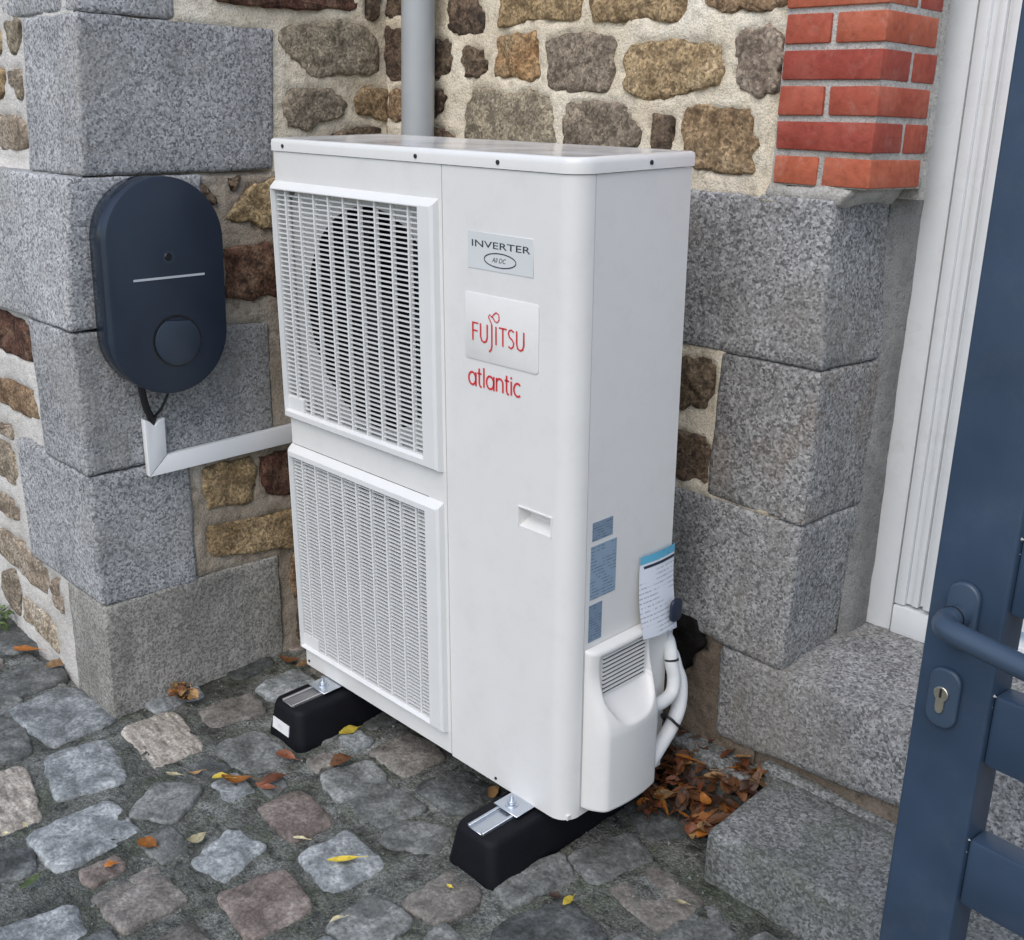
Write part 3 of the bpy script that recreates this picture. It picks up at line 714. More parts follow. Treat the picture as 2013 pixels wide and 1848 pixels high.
for r_ in range(15):
    z0 = 1.369 + r_ * .0622; z1 = z0 + .0505 + rb.uniform(-.001, .001); dx = -.0005 * r_
    yf = YC - .002
    if r_ % 2 == 0:
        brick(.937 + dx, 1.031 + dx, yf, YC + .05, z0, z1)
        brick(1.043 + dx, 1.141 + dx, yf, .655, z0, z1)
    else:
        brick(.937 + dx, 1.141 + dx, yf, .57, z0, z1)
        brick(1.05 + dx, 1.1405 + dx, .582, .665, z0, z1)
    # pale bed joint smeared over the arrises
lip = []
# right of the doorway
sheet('mortar', 2.1, 3.2, -.08, 2.3, .03, FC, lambda u, v: mh(u, v), 'mortar_cream', bw)
fill([], FC, 2.14, 3.15, .1, 2.2, [], bw, 12, ['rubble_brown', 'rubble_grey', 'rubble_dark'])

# ---------------------------------------------------------------- step in front of the door
sp = MB()
v, f = hull_grid((1.05, .262, .2), .015, .022, .0035, 9, 3, lambda t: Vector((1.098 + 1.05 * t.x + .01 * (1 - t.y), .196 + .262 * t.y, -.06 + t.z * .212 - (1 - t.y) * .012 + t.x * .004)))
so_ = mesh('stone_step', v, f, 'granite_step', None, smooth=True)
tag(so_, 'worn grey granite step in front of the door sill beside the leaf pile', 'step')

# ---------------------------------------------------------------- white door
dr = empty('entrance_door', (1.09, .77, .41))
tag(dr, 'white plastic door and frame set back in the doorway behind the blue gate', 'door')
MB().box(1.0895, 1.152, .77, .84, .412, 2.3).build('frame', 'frame_white', dr, bevel=.003)
MB().box(1.152, 1.157, .778, .84, .412, 2.3).build('gasket', 'frame_gasket', dr)
MB().box(1.157, 1.181, .764, .84, .482, 2.3).build('moulding', 'frame_white', dr, bevel=.003)
MB().box(1.1812, 1.195, .772, .84, .486, 2.3).build('moulding', 'frame_white', dr, bevel=.002)
MB().box(1.1955, 1.211, .766, .84, .486, 2.3).build('moulding', 'frame_white', dr, bevel=.003)
MB().box(1.2115, 1.224, .774, .84, .49, 2.3).build('moulding', 'frame_white', dr, bevel=.002)
MB().box(1.2245, 1.25, .758, .84, .49, 2.3).build('moulding', 'frame_white', dr, bevel=.003)
MB().box(1.2505, 1.256, .775, .84, .48, 2.3).build('gasket', 'frame_gasket', dr)
MB().box(1.157, 2.05, .762, .85, .414, .479).build('threshold', 'frame_white', dr, bevel=.003)
MB().box(1.2565, 2.05, .79, .84, .5, 2.3).build('leaf', 'frame_white', dr, bevel=.004)
MB().box(2.05, 2.12, .77, .84, .412, 2.3).build('frame', 'frame_white', dr, bevel=.003)

# ---------------------------------------------------------------- rain pipe
dp = empty('downpipe', (-.07, .41, 0))
tag(dp, 'round grey metal rain pipe running down the rubble wall behind the unit', 'downpipe')
MB().tube([(-.07, .41, .06), (-.07, .41, 1.0), (-.071, .41, 1.9), (-.072, .41, 2.3)], .041, 28).build('pipe', 'pipe_grey', dp, smooth=True)
MB().tube([(-.07, .41, .55), (-.07, .41, .58)], .045, 28).build('bracket', 'zinc_dull', dp, smooth=True)

# ---------------------------------------------------------------- heat pump
SPACE.append(MW)
hp = empty('heat_pump', (0, 0, 0))
tag(hp, 'tall white outdoor heat pump unit with two front grilles standing on black rubber feet', 'heat pump')
Wd, Dp, Ht, LZ = .9, .303, 1.29, 1.262
front = MB()
for b in ((0, .557, 0, .012, 1.2, LZ), (0, .557, 0, .012, .596, .6605), (0, .557, 0, .012, .004, .0545),
          (.0, .0055, 0, .012, .0547, .5958), (.0, .0055, 0, .012, .6607, 1.1998), (.5, .557, 0, .012, .0547, .5958), (.5, .557, 0, .012, .6607, 1.1998)):
    front.box(*b)
front.build('front_panel', 'unit_paint', hp)
# rounded right-hand panel with a recessed grip
rad = .042
prof = [(.5595, .0), (.62, 0), (.7, 0), (.766, 0), (.85, 0), (Wd - rad, 0)]
prof += [(Wd - rad + rad * math.sin(R(a_)), rad - rad * math.cos(R(a_))) for a_ in range(10, 91, 10)]
zs = [.0, .3, .609, .647, .9, LZ]
V = []; F = []
for (x, y) in prof:
    for z in zs: V.append((x, y - (.0 if z > 0 else 0), z))
nz = len(zs)
for i in range(len(prof) - 1):
    for k_ in range(nz - 1):
        if i == 3 and k_ == 2: continue
        F.append((i * nz + k_, (i + 1) * nz + k_, (i + 1) * nz + k_ + 1, i * nz + k_ + 1))
o_ = mesh('corner_panel', V, F, 'unit_paint', hp, smooth=True, fix=False)
o_.data.set_sharp_from_angle(angle=R(30))
x0, x1, z0, z1 = .766, .85, .609, .647
V = [(x0, 0, z0), (x1, 0, z0), (x1, 0, z1), (x0, 0, z1), (x0 + .004, .026, z0 + .014), (x1 - .004, .026, z0 + .014), (x1 - .004, .03, z1 - .002), (x0 + .004, .03, z1 - .002)]
grip = mesh('grip', V, [(0, 1, 5, 4), (1, 2, 6, 5), (2, 3, 7, 6), (3, 0, 4, 7), (4, 5, 6, 7)], 'unit_paint', hp, fix=False)
rim = MB()
for b in ((x0 - .003, x1 + .003, -.002, .004, z1 + .0003, z1 + .0028), (x1 + .0003, x1 + .003, -.002, .004, z0 - .001, z1), (x0 - .003, x0 - .0003, -.002, .004, z0 - .001, z1)): rim.box(*b)
rim.build('rim', 'unit_lid', grip)
# side, back, left, base
side = MB()
side.prism([(rad + .0025, .0), (Dp, .0), (Dp, LZ), (rad + .0025, LZ)], Wd - .004, Wd - .0005, 'x')
side.build('side_panel', 'unit_paint', hp)
MB().box(.89, .8985, rad - .002, rad + .006, 0, LZ).build('seam', 'bulkhead_grey', hp)
MB().box(.5555, .561, .0016, .02, .004, LZ - .001).build('seam', 'bulkhead_grey', hp)
MB().box(.0, .004, .0125, Dp, .002, LZ - .001).build('side_panel', 'unit_paint', hp)
MB().box(.0045, .8955, Dp - .004, Dp - .0005, .002, LZ - .001).build('rear_panel', 'unit_paint', hp)
MB().box(.0045, .8955, .0125, Dp - .005, .002, .012).build('base_pan', 'unit_paint', hp)
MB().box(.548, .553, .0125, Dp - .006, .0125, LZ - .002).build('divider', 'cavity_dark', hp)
# lid
def lidpoly(e):
    r2 = rad + e
    pts = [(-e, -e), (Wd - rad, -e)] + [(Wd - rad + r2 * math.sin(R(a_)), rad - r2 * math.cos(R(a_))) for a_ in range(10, 91, 10)] + [(Wd + e, Dp + e), (-e, Dp + e)]
    return pts
lv = []; lf = []
L_ = [(.003, LZ + .0012), (.003, 1.279), (.002, 1.286), (-.002, 1.2895), (-.012, Ht), (-.02, Ht - .0012)]
npf = len(lidpoly(0))
for e, z in L_: lv += [(x, y, z) for x, y in lidpoly(e)]
for i in range(len(L_) - 1):
    for k_ in range(npf): lf.append((i * npf + k_, i * npf + (k_ + 1) % npf, (i + 1) * npf + (k_ + 1) % npf, (i + 1) * npf + k_))
lf.append(tuple(range((len(L_) - 1) * npf, len(L_) * npf))); lf.append(tuple(range(npf))[::-1])
lid = mesh('lid', lv, lf, 'unit_lid', hp, smooth=True); lid.data.set_sharp_from_angle(angle=R(50))
def screw(p, n, parent, r=.0042, mat='fan_dark'):
    p = Vector(p); n = Vector(n)
    return MB().tube([p - n * .001, p + n * .0018, p + n * .0026], [r, r, r * .6], 10).build('screw', mat, parent, smooth=True)
for x in (.042, .488, .712): screw((x, -.003, 1.274), (0, -1, 0), hp)
screw((.903, .182, 1.275), (1, 0, 0), hp)
for x, z in ((.012, .018), (.7, .012)): screw((x, -.0005, z), (0, -1, 0), hp, .0032)
# grilles
def grille(zo0, zi0, zi1, zo1, pitch, yb):
    xo0, xi0, xi1, xo1 = -.003, .0075, .495, .548
    loops = [((xo0, xo1, zo0, zo1), .0), ((xo0 + .002, xo1 - .003, zo0 + .003, zo1 - .010), -.012), ((xo0 + .005, xo1 - .009, zo0 + .007, zo1 - .0145), -.0165),
             ((xi0 - .003, xi1 + .009, zi0 - .005, zi1 + .0025), -.0165), ((xi0, xi1, zi0, zi1), -.008), ((xi0, xi1, zi0, zi1), .03)]
    V = []; F = []
    for (a_, b_, c_, d_), y in loops: V += [(a_, y, c_), (b_, y, c_), (b_, y, d_), (a_, y, d_)]
    for i in range(len(loops) - 1):
        for k_ in range(4): F.append((i * 4 + k_, i * 4 + (k_ + 1) % 4, i * 4 + 4 + (k_ + 1) % 4, i * 4 + 4 + k_))
    fr = mesh('grille', V, F, 'grille_plastic', hp, fix=False)
    n = int((zi1 - zi0) / pitch)
    pitch = (zi1 - zi0) / n
    # a slat: thin blade that leans back
    base = MB().add([(xi0, -.004, zi0 - .0016), (xi1, -.004, zi0 - .0016), (xi1, yb, zi0 - .0010), (xi0, yb, zi0 - .0010),
                     (xi0, -.004, zi0 + .0016), (xi1, -.004, zi0 + .0016), (xi1, yb, zi0 + .0014), (xi0, yb, zi0 + .0014)],
                    [(0, 3, 2, 1), (4, 5, 6, 7), (0, 1, 5, 4), (1, 2, 6, 5), (2, 3, 7, 6), (3, 0, 4, 7)]).build('slat', 'slat_plastic', fr)
    z_ = base.location.z
    for i in range(1, n):
        o = base if i == 1 else base.copy()
        if i > 1: col.objects.link(o)
        o.location.z = z_ + i * pitch
    b0 = MB().box(-.0024, .0024, -.0075, .002, zi0, zi1).build('bar', 'grille_plastic', fr)
    nb = 9
    for i in range(nb):
        o = b0 if i == 0 else b0.copy()
        if i: col.objects.link(o)
        o.location.x = xi0 + (xi1 - xi0) * (i + .72) / (nb + .3)
    # corner block seen low on the left
    MB().box(xi0 + .0002, xi0 + .062, -.0085, .003, zi0 + .0002, zi0 + .03).build('corner_block', 'grille_plastic', fr)
    # bulkhead with round opening, fan behind
    zc_ = (zi0 + zi1) / 2 - .006; xc = .288; rr = .236; y0 = .034
    n_ = 48; V = []; F = []
    sq = []
    for k_ in range(n_):
        a_ = 2 * math.pi * k_ / n_; c_, s_ = math.cos(a_), math.sin(a_)
        m_ = 1 / max(abs(c_) / .29, abs(s_) / ((zi1 - zi0) / 2 + .01))
        V += [(xc + c_ * rr, y0, zc_ + s_ * rr), (max(.005, min(.547, xc + c_ * m_ * 1.0)), y0, zc_ + s_ * m_), (xc + c_ * rr, y0 + .09, zc_ + s_ * rr)]
    for k_ in range(n_):
        j_ = (k_ + 1) % n_
        F += [(k_ * 3, k_ * 3 + 1, j_ * 3 + 1, j_ * 3)]
    mesh('bulkhead', V, F, 'bulkhead_grey', hp, smooth=False, fix=False)
    mesh('fan_shroud', [v_ for i_, v_ in enumerate(V) if i_ % 3 != 1], [(2 * k_, 2 * ((k_ + 1) % n_), 2 * ((k_ + 1) % n_) + 1, 2 * k_ + 1) for k_ in range(n_)], 'shroud_shade', hp, fix=False)  # fan shroud coloured near black to paint in the shade behind the grille
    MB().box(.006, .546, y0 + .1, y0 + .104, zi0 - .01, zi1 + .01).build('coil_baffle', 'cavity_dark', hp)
    fan = MB().tube([(xc, y0 + .01, zc_), (xc, y0 + .09, zc_)], .06, 24).build('fan', 'fan_dark', hp, smooth=True)
    for q in range(3):
        V = []; F = []
        for i in range(7):
            for j_ in range(7):
                rr_ = .055 + (.222 - .055) * i / 6; a_ = R(120 * q + 15 + (-38 + 76 * j_ / 6) * (.55 + .45 * i / 6))
                V.append((xc + rr_ * math.cos(a_), y0 + .055 + .03 * (j_ / 6 - .5) * 2, zc_ + rr_ * math.sin(a_)))
        for i in range(6):
            for j_ in range(6): F.append((i * 7 + j_, i * 7 + j_ + 1, i * 7 + j_ + 8, i * 7 + j_ + 7))
        mesh('blade', V, F, 'fan_dark', fan, smooth=True)
grille(.661, .685, 1.181, 1.2, .0102, .0005)
grille(.055, .068, .566, .5945, .0090, .0028)
# badges
def fontobj(name, text, size, origin, ex, ey, en, mat, parent, sx=1.0, shear=0.0, bold=0.0, th=.0006):
    cu = bpy.data.curves.new(name, 'FONT'); cu.body = text; cu.size = 1; cu.shear = shear; cu.offset = bold; cu.resolution_u = 3
    t = bpy.data.objects.new(name, cu); col.objects.link(t)
    bpy.context.view_layer.update()
    me = bpy.data.meshes.new_from_object(t.evaluated_get(bpy.context.evaluated_depsgraph_get()))
    col.objects.unlink(t); bpy.data.objects.remove(t)
    o = Vector(origin); ex, ey, en = Vector(ex), Vector(ey), Vector(en)
    vs = [o + ex * (v.co.x * size * sx) + ey * (v.co.y * size) + en * th for v in me.vertices]
    fs = [tuple(p.vertices) for p in me.polygons]
    return mesh(name, vs, fs, mat, parent, fix=False)
def ribbon(mb, pts, w, closed=False):
    P = [Vector((a_, b_)) for a_, b_ in pts]; n = len(P); L2 = []; R2 = []
    for i in range(n):
        a_ = P[i - 1] if (closed or i) else P[i]; b_ = P[(i + 1) % n] if (closed or i < n - 1) else P[i]
        d = (b_ - a_).normalized(); nn = Vector((-d.y, d.x)) * w / 2
        L2.append(P[i] + nn); R2.append(P[i] - nn)
    V = [(q.x, -.0012, q.y) for q in L2] + [(q.x, -.0012, q.y) for q in R2]
    m_ = n if closed else n - 1
    mb.add(V, [(i, n + i, n + (i + 1) % n, (i + 1) % n) for i in range(m_)])
plate = MB().box(.629, .799, -.0012, .0, 1.083, 1.15).build('badge_plate', 'badge_silver', hp, bevel=.0005, seg=1)
XF = ((1, 0, 0), (0, 0, 1), (0, -1, 0))
fontobj('lettering', 'INVERTER', .0172, (.6385, 0, 1.1235), *XF, 'ink_dark', plate, sx=2.0, bold=.004, th=.0016)
fontobj('lettering', 'All DC', .0125, (.694, 0, 1.0995), *XF, 'ink_dark', plate, sx=1.0, shear=.3, th=.0016)
el = MB()
ribbon(el, [(.715 + .041 * math.cos(R(a_)), 1.1035 + .0125 * math.sin(R(a_))) for a_ in range(0, 360, 8)], .0021, True)
for v_ in el.v: v_.y = -.0016
el.build('ring', 'ink_dark', plate)
bd = MB()
pad = stadium(.716, .975, .196, .126, 4, .008)
MB().prism(pad, -.0018, 0, 'y').build('badge_pad', 'unit_paint', hp, bevel=.0012, seg=2)
# red lettering: tall thin capitals with a loop over the J
lg = MB(); bz, tz, w_ = .949, .9835, .0036
def Lx(x): return .641 + x * .139
def st(pts, w=w_): ribbon(lg, [(Lx(x), bz + z * (tz - bz)) for x, z in pts], w)
st([(0.012, 0), (.012, 1)]); st([(.012, .97), (.12, .97)], .003); st([(.012, .55), (.105, .55)], .003)
st([(.165, 1), (.165, .3), (.185, .08), (.23, .0), (.275, .08), (.295, .3), (.295, 1)])
st([(.385, 1.06), (.385, -.1), (.37, -.32), (.33, -.45)])
st([(.465, 0), (.465, 1)]); st([(.52, .97), (.67, .97)], .003); st([(.595, 0), (.595, 1)])
st([(.80, .9), (.755, 1), (.715, .93), (.70, .78), (.72, .6), (.77, .48), (.80, .33), (.79, .12), (.75, 0), (.70, .08)], .0032)
st([(.855, 1), (.855, .3), (.875, .08), (.92, .0), (.965, .08), (.985, .3), (.985, 1)])
st([(.385, 1.05), (.36, 1.22), (.32, 1.42), (.345, 1.58), (.385, 1.45), (.42, 1.62), (.47, 1.75), (.52, 1.65), (.525, 1.4), (.49, 1.22), (.44, 1.28), (.405, 1.46), (.37, 1.5)], .0024)
for v_ in lg.v: v_.y = -.0029
lg.build('logo_lettering', 'logo_red', hp)
at = MB(); xh, asc, aw, z0_ = .0265, .0385, .0042, .8605
def arc(cx_, cz_, rx, rz, a0, a1, n=16): return [(cx_ + rx * math.cos(R(a0 + (a1 - a0) * i / n)), cz_ + rz * math.sin(R(a0 + (a1 - a0) * i / n))) for i in range(n + 1)]
x_ = .6265
for chx in 'atlantic':
    h2 = xh / 2
    if chx == 'a':
        ribbon(at, arc(x_ + .0112, z0_ + h2, .0098, h2 - .001, 0, 352), aw, True); ribbon(at, [(x_ + .0215, z0_ - .001), (x_ + .0215, z0_ + xh)], aw); x_ += .0268
    elif chx == 't':
        ribbon(at, [(x_ + .004, z0_ + asc * .92), (x_ + .004, z0_ + .006), (x_ + .0065, z0_ + .001), (x_ + .0105, z0_)], aw); ribbon(at, [(x_ - .001, z0_ + xh - .001), (x_ + .0105, z0_ + xh - .001)], aw * .85); x_ += .0145
    elif chx == 'l': ribbon(at, [(x_ + .0025, z0_), (x_ + .0025, z0_ + asc)], aw); x_ += .0082
    elif chx == 'n':
        ribbon(at, [(x_ + .002, z0_), (x_ + .002, z0_ + xh)], aw); ribbon(at, arc(x_ + .0105, z0_ + xh - .0095, .0085, .0085, 180, 0, 10) + [(x_ + .019, z0_)], aw); x_ += .0248
    elif chx == 'i':
        ribbon(at, [(x_ + .002, z0_), (x_ + .002, z0_ + xh)], aw); ribbon(at, [(x_ + .002, z0_ + xh + .004), (x_ + .002, z0_ + xh + .0085)], aw); x_ += .0078
    else: ribbon(at, arc(x_ + .011, z0_ + h2, .0098, h2 - .001, 48, 312), aw)
for v_ in at.v: v_.y = -.0009
at.build('logo_lettering', 'logo_red', hp)
# stickers on the side
YF = ((0, 1, 0), (0, 0, 1), (1, 0, 0))
for (y0, y1, z0, z1, m) in ((.059, .116, .598, .635, 'label_blue_dark'), (.056, .129, .478, .588, 'label_blue'), (.055, .092, .389, .467, 'label_blue_dark')):
    MB().box(Wd - .0004, Wd + .0004, y0, y1, z0, z1).build('sticker', m, hp)
# valve cover: louvred upper part and a bulging lower part with a scooped top
def sm(a_, b_, x):
    t = max(0, min(1, (x - a_) / (b_ - a_))); return t * t * (3 - 2 * t)
ny, nzv = 62, 112; V = []; F = []
for k_ in range(nzv + 1):
    z = .022 + (.376 - .022) * k_ / nzv
    for i in range(ny + 1):
        y = .046 + (.238 - .046) * i / ny
        ed = min(1, (y - .046) / .024, (.238 - y) / .03); es = math.sqrt(max(0, 1 - (1 - max(0, ed)) ** 2))
        et = math.sqrt(max(0, 1 - (1 - max(0, min(1, (.376 - z) / .012))) ** 2)); eb = math.sqrt(max(0, 1 - (1 - max(0, min(1, (z - .022) / .008 + .35))) ** 2))
        pr = .021 + .041 * (1 - sm(.19, .33, z))
        pr *= 1 - .22 * ((y - .142) / .096) ** 2
        outer = pr * es * et * eb
        zb = .205 + .07 * abs((y - .147) / .078) ** 3.6
        if z > .27: fl = .010
        else: fl = .010 + (outer - .010) * max(0, min(1, (.27 - z) / max(.02, .27 - zb))) ** 1.15
        ins = sm(0, .006, z - zb) * sm(.070, .077, y) * (1 - sm(.222, .229, y)) * (1 - sm(.352, .360, z))
        V.append((Wd + .0005 + outer * (1 - ins) + min(outer, fl) * ins, y, z))
n_ = ny + 1
for k_ in range(nzv):
    for i in range(ny): F.append((k_ * n_ + i, k_ * n_ + i + 1, (k_ + 1) * n_ + i + 1, (k_ + 1) * n_ + i))
vc = mesh('valve_cover', V, F, 'unit_paint', hp, smooth=True, fix=False)
for i in range(9):
    z = .2695 + i * .0092
    MB().add([(Wd + .0108, .088, z + .0005), (Wd + .0108, .214, z), (Wd + .0108, .214, z + .0034), (Wd + .0108, .088, z + .0039),
              (Wd + .0122, .088, z + .0005), (Wd + .0122, .214, z), (Wd + .0122, .214, z + .0034), (Wd + .0122, .088, z + .0039)],
             [(0, 1, 2, 3), (7, 6, 5, 4), (0, 4, 5, 1), (1, 5, 6, 2), (2, 6, 7, 3), (3, 7, 4, 0)]).build('louvre_gap_shade', 'fan_dark', vc)  # near-black strips painted for the shade in the slots between the blades
for i in range(10):
    z = .2652 + i * .0092
    MB().box(Wd + .0102, Wd + .0145, .086, .216, z, z + .0042).build('louvre_blade', 'unit_paint', vc)
MB().box(Wd + .008, Wd + .026, .203, .213, .226, .246).build('catch', 'unit_paint', vc, bevel=.003)
SPACE.pop()

# ---------------------------------------------------------------- rubber feet
def foot(xc, label, sticker):
    SPACE.append(MW)
    y0, y1 = -.155, .45
    rt = empty('rubber_foot', (xc, (y0 + y1) / 2, GZ)); tag(rt, label, 'rubber foot', 'rubber feet under the heat pump')
    secs = [(.071, .0, GZ - .01), (.072, .0, GZ + .006), (.070, .002, GZ + .016), (.058, .011, GZ + .082), (.054, .014, GZ + .092), (.048, .019, GZ + .0955)]
    V = []; F = []
    for hw, ins, z in secs:
        for (x, y) in stadium(xc, (y0 + y1) / 2, hw * 2, y1 - y0 - 2 * ins, 4, .024): V.append((x, y, z))
    n = len(V) // len(secs)
    for i in range(len(secs) - 1):
        for k_ in range(n): F.append((i * n + k_, i * n + (k_ + 1) % n, (i + 1) * n + (k_ + 1) % n, (i + 1) * n + k_))
    F += [tuple(range(n))[::-1], tuple(range((len(secs) - 1) * n, len(secs) * n))]
    ft = mesh('base', V, F, 'rubber_black', rt, smooth=True); ft.data.set_sharp_from_angle(angle=R(40))
    ch = MB(); zt = GZ + .0958
    for b in ((xc - .023, xc - .0165, y0 + .021, y1 - .02, zt, zt + .0075), (xc + .0165, xc + .023, y0 + .021, y1 - .02, zt, zt + .0075), (xc - .0165, xc + .0165, y0 + .021, y1 - .02, zt + .0002, zt + .002)): ch.box(*b)
    ch.build('rail', 'zinc' if not sticker else 'zinc_dull', rt, bevel=.0008, seg=1)
    MB().box(xc - .034, xc + .034, -.052, .03, zt + .0078, zt + .0102).build('bracket', 'zinc', rt, bevel=.0008, seg=1)
    hx = [(xc - .004 + .0095 * math.cos(R(a_)), -.028 + .0095 * math.sin(R(a_))) for a_ in range(0, 360, 60)]
    MB().prism([(xc - .004 + .014 * math.cos(R(a_)), -.028 + .014 * math.sin(R(a_))) for a_ in range(0, 360, 20)], zt + .0104, zt + .0122).build('washer', 'zinc', rt)
    bt = MB().prism(hx, zt + .0124, zt + .020).build('nut', 'zinc', rt, bevel=.001, seg=1)
    MB().tube([(xc - .004, -.028, zt + .02), (xc - .004, -.028, zt + .032)], .0045, 10).build('bolt', 'zinc', bt, smooth=True)
    if sticker:
        k_ = .030 / .062
        sv = [(xc - .044, y0 + .0035, GZ + .024), (xc + .024, y0 + .0035, GZ + .024), (xc + .024, y0 + .0072, GZ + .052), (xc - .044, y0 + .0072, GZ + .052)]
        off = Vector((0, -.0022, .0))
        st_ = mesh('sticker', [Vector(q) + off for q in sv] + [Vector(q) + off + Vector((0, .002, 0)) for q in sv], [(0, 1, 2, 3), (4, 7, 6, 5), (0, 4, 5, 1), (1, 5, 6, 2), (2, 6, 7, 3), (3, 7, 4, 0)], 'sticker_white', rt)
        ex = Vector((1, 0, 0)); ey = Vector((0, .0037, .028)).normalized()
        fontobj('lettering', 'TS', .016, Vector(sv[0]) + off + Vector((.022, .001, .008)), ex, ey, ex.cross(ey), 'badge_silver', st_, sx=1.2, th=.0012)
    SPACE.pop()
foot(.113, 'black rubber foot with a white sticker on its end, below the grilles', True)
foot(.781, 'black rubber foot without sticker, nearest the camera under the unit corner', False)

# ---------------------------------------------------------------- insulated pipes to the wall
SPACE.append(MW)
p1 = empty('insulated_pipe', (.93, .25, GZ)); tag(p1, 'thick white insulated pipe leaving the valve cover sideways and bending up towards the wall hole', 'pipe')
MB().tube(spline([(.925, .215, .19), (.93, .255, .188), (.928, .292, .195), (.922, .305, .225), (.915, .303, .255), (.908, .307, .28), (.892, .318, .296), (.86, .345, .29), (.80, .42, .27), (.76, .52, .25)], 6), .0142, 16).build('insulation', 'foam_white', p1, smooth=True)
MB().tube([(.9145, .304, .262), (.9135, .3045, .266)], .0153, 16).build('tie', 'cable_black', p1, smooth=True)
p2 = empty('insulated_pipe', (.93, .25, GZ)); tag(p2, 'white insulated pipe with a black cable tie curving out from low beside the valve cover', 'pipe')
MB().tube(spline([(.93, .225, .055), (.93, .262, .085), (.93, .30, .12), (.926, .324, .155), (.918, .333, .20), (.908, .328, .232), (.893, .333, .255), (.86, .355, .258), (.80, .43, .24), (.74, .52, .22)], 6), .016, 16).build('insulation', 'foam_white', p2, smooth=True)
MB().tube(spline([(.953, .288, .128), (.946, .318, .105), (.925, .322, .098), (.908, .30, .118), (.915, .28, .142), (.938, .277, .145), (.953, .288, .128)], 5), .0032, 8, False).build('tie', 'cable_black', p2, smooth=True)
# ---------------------------------------------------------------- leaflet pouch on the side
pc = empty('document_pouch', (Wd + .004, .25, .36)); tag(pc, 'clear pouch with a printed leaflet and cyan header hanging on the unit side', 'pouch')
def pouch_sheet(name, y0, y1, z0, z1, dx, mat, n=8):
    V = []; F = []
    for i in range(n + 1):
        for j_ in range(n + 1):
            u, v = i / n, j_ / n
            y = y0 + (y1 - y0) * u; z = z0 + (z1 - z0) * v
            q = (z - .36) / .17
            V.append((Wd + dx + .004 + .018 * (1 - min(1, max(0, q))) ** 1.5 + .004 * math.sin(u * 3.1), y - .004 * math.sin(q * 4), z + (-.010 * u if name == 'paper' and j_ == 0 else 0)))
    for i in range(n):
        for j_ in range(n): F.append((i * (n + 1) + j_, (i + 1) * (n + 1) + j_, (i + 1) * (n + 1) + j_ + 1, i * (n + 1) + j_ + 1))
    return mesh(name, V, F, mat, pc, smooth=True, fix=False)
pouch_sheet('paper', .195, .304, .352, .508, 0, 'pouch_paper')
pouch_sheet('header', .196, .304, .5085, .525, .0005, 'pouch_cyan')
pouch_sheet('rule', .203, .303, .4975, .5035, .0009, 'pouch_dark')
MB().prism(stadium(.288, .39, .034, .05, 4, .012), Wd + .026, Wd + .034, 'x').build('weight', 'pouch_dark', pc, bevel=.003)
SPACE.pop()

# ---------------------------------------------------------------- charger on the corner wall
ev = empty('car_charger', (XB, -.228, 1.085)); tag(ev, 'dark blue oblong car charger with a round socket cover fixed to the granite corner', 'charger')
cy, cz = -.228, 1.085
MB().prism(stadium(cy, cz, .235, .43), XB + .004, XB + .0075, 'x').build('back_plate', 'pipe_grey', ev)
bdy = MB()
rings = [(.268, .474, XB + .008), (.28, .486, XB + .016), (.281, .487, XB + .066), (.274, .480, XB + .0735)]
def lathe_stadium(rings, name, mat, parent, cap0=True):
    V = []; F = []
    for w, h, x in rings: V += [(x, a_, b_) for a_, b_ in stadium(cy, cz, w, h, 22)]
    n = len(V) // len(rings)
    for i in range(len(rings) - 1):
        for k_ in range(n): F.append((i * n + k_, i * n + (k_ + 1) % n, (i + 1) * n + (k_ + 1) % n, (i + 1) * n + k_))
    F += [tuple(range(n))[::-1], tuple(range((len(rings) - 1) * n, len(rings) * n))]
    o = mesh(name, V, F, mat, parent, smooth=True); o.data.set_sharp_from_angle(angle=R(40)); return o
lathe_stadium(rings, 'housing', 'charger_body', ev)
lathe_stadium([(.278, .484, XB + .0745), (.284, .490, XB + .078), (.284, .490, XB + .094), (.281, .487, XB + .0985), (.274, .480, XB + .1)], 'front_cover', 'charger_face', ev)
def disc(name, y, z, r0, x0, x1, mat, parent, r1=None, n=40):
    return MB().tube([(x0, y, z), (x1 - .0012, y, z), (x1, y, z)], [r0, r0, (r1 or r0) - .0012], n).build(name, mat, parent, smooth=True)
def annulus(name, y, z, ra, rb_, x, mat, parent, n=48):
    V = []; F = []
    for k_ in range(n):
        a_ = 2 * math.pi * k_ / n
        V += [(x, y + ra * math.cos(a_), z + ra * math.sin(a_)), (x, y + rb_ * math.cos(a_), z + rb_ * math.sin(a_))]
    for k_ in range(n): F.append((2 * k_, 2 * k_ + 1, (2 * k_ + 3) % (2 * n), (2 * k_ + 2) % (2 * n)))
    return mesh(name, V, F, mat, parent)
fx = XB + .1
sk = [(-.216 + .0555 * math.cos(R(a_)), .962 + .0555 * math.sin(R(a_))) for a_ in range(-242, 62, 8)]
sc_ = MB().prism(sk, fx + .0003, fx + .006, 'x').build('socket_cover', 'charger_button', ev, bevel=.0018)
annulus('groove', -.216, .962, .0545, .0605, fx + .0006, 'charger_gloss', ev)
annulus('lens_ring', -.226, 1.154, .009, .0145, fx + .0008, 'charger_button', ev)
disc('lens', -.226, 1.154, .009, fx, fx + .002, 'charger_gloss', ev)
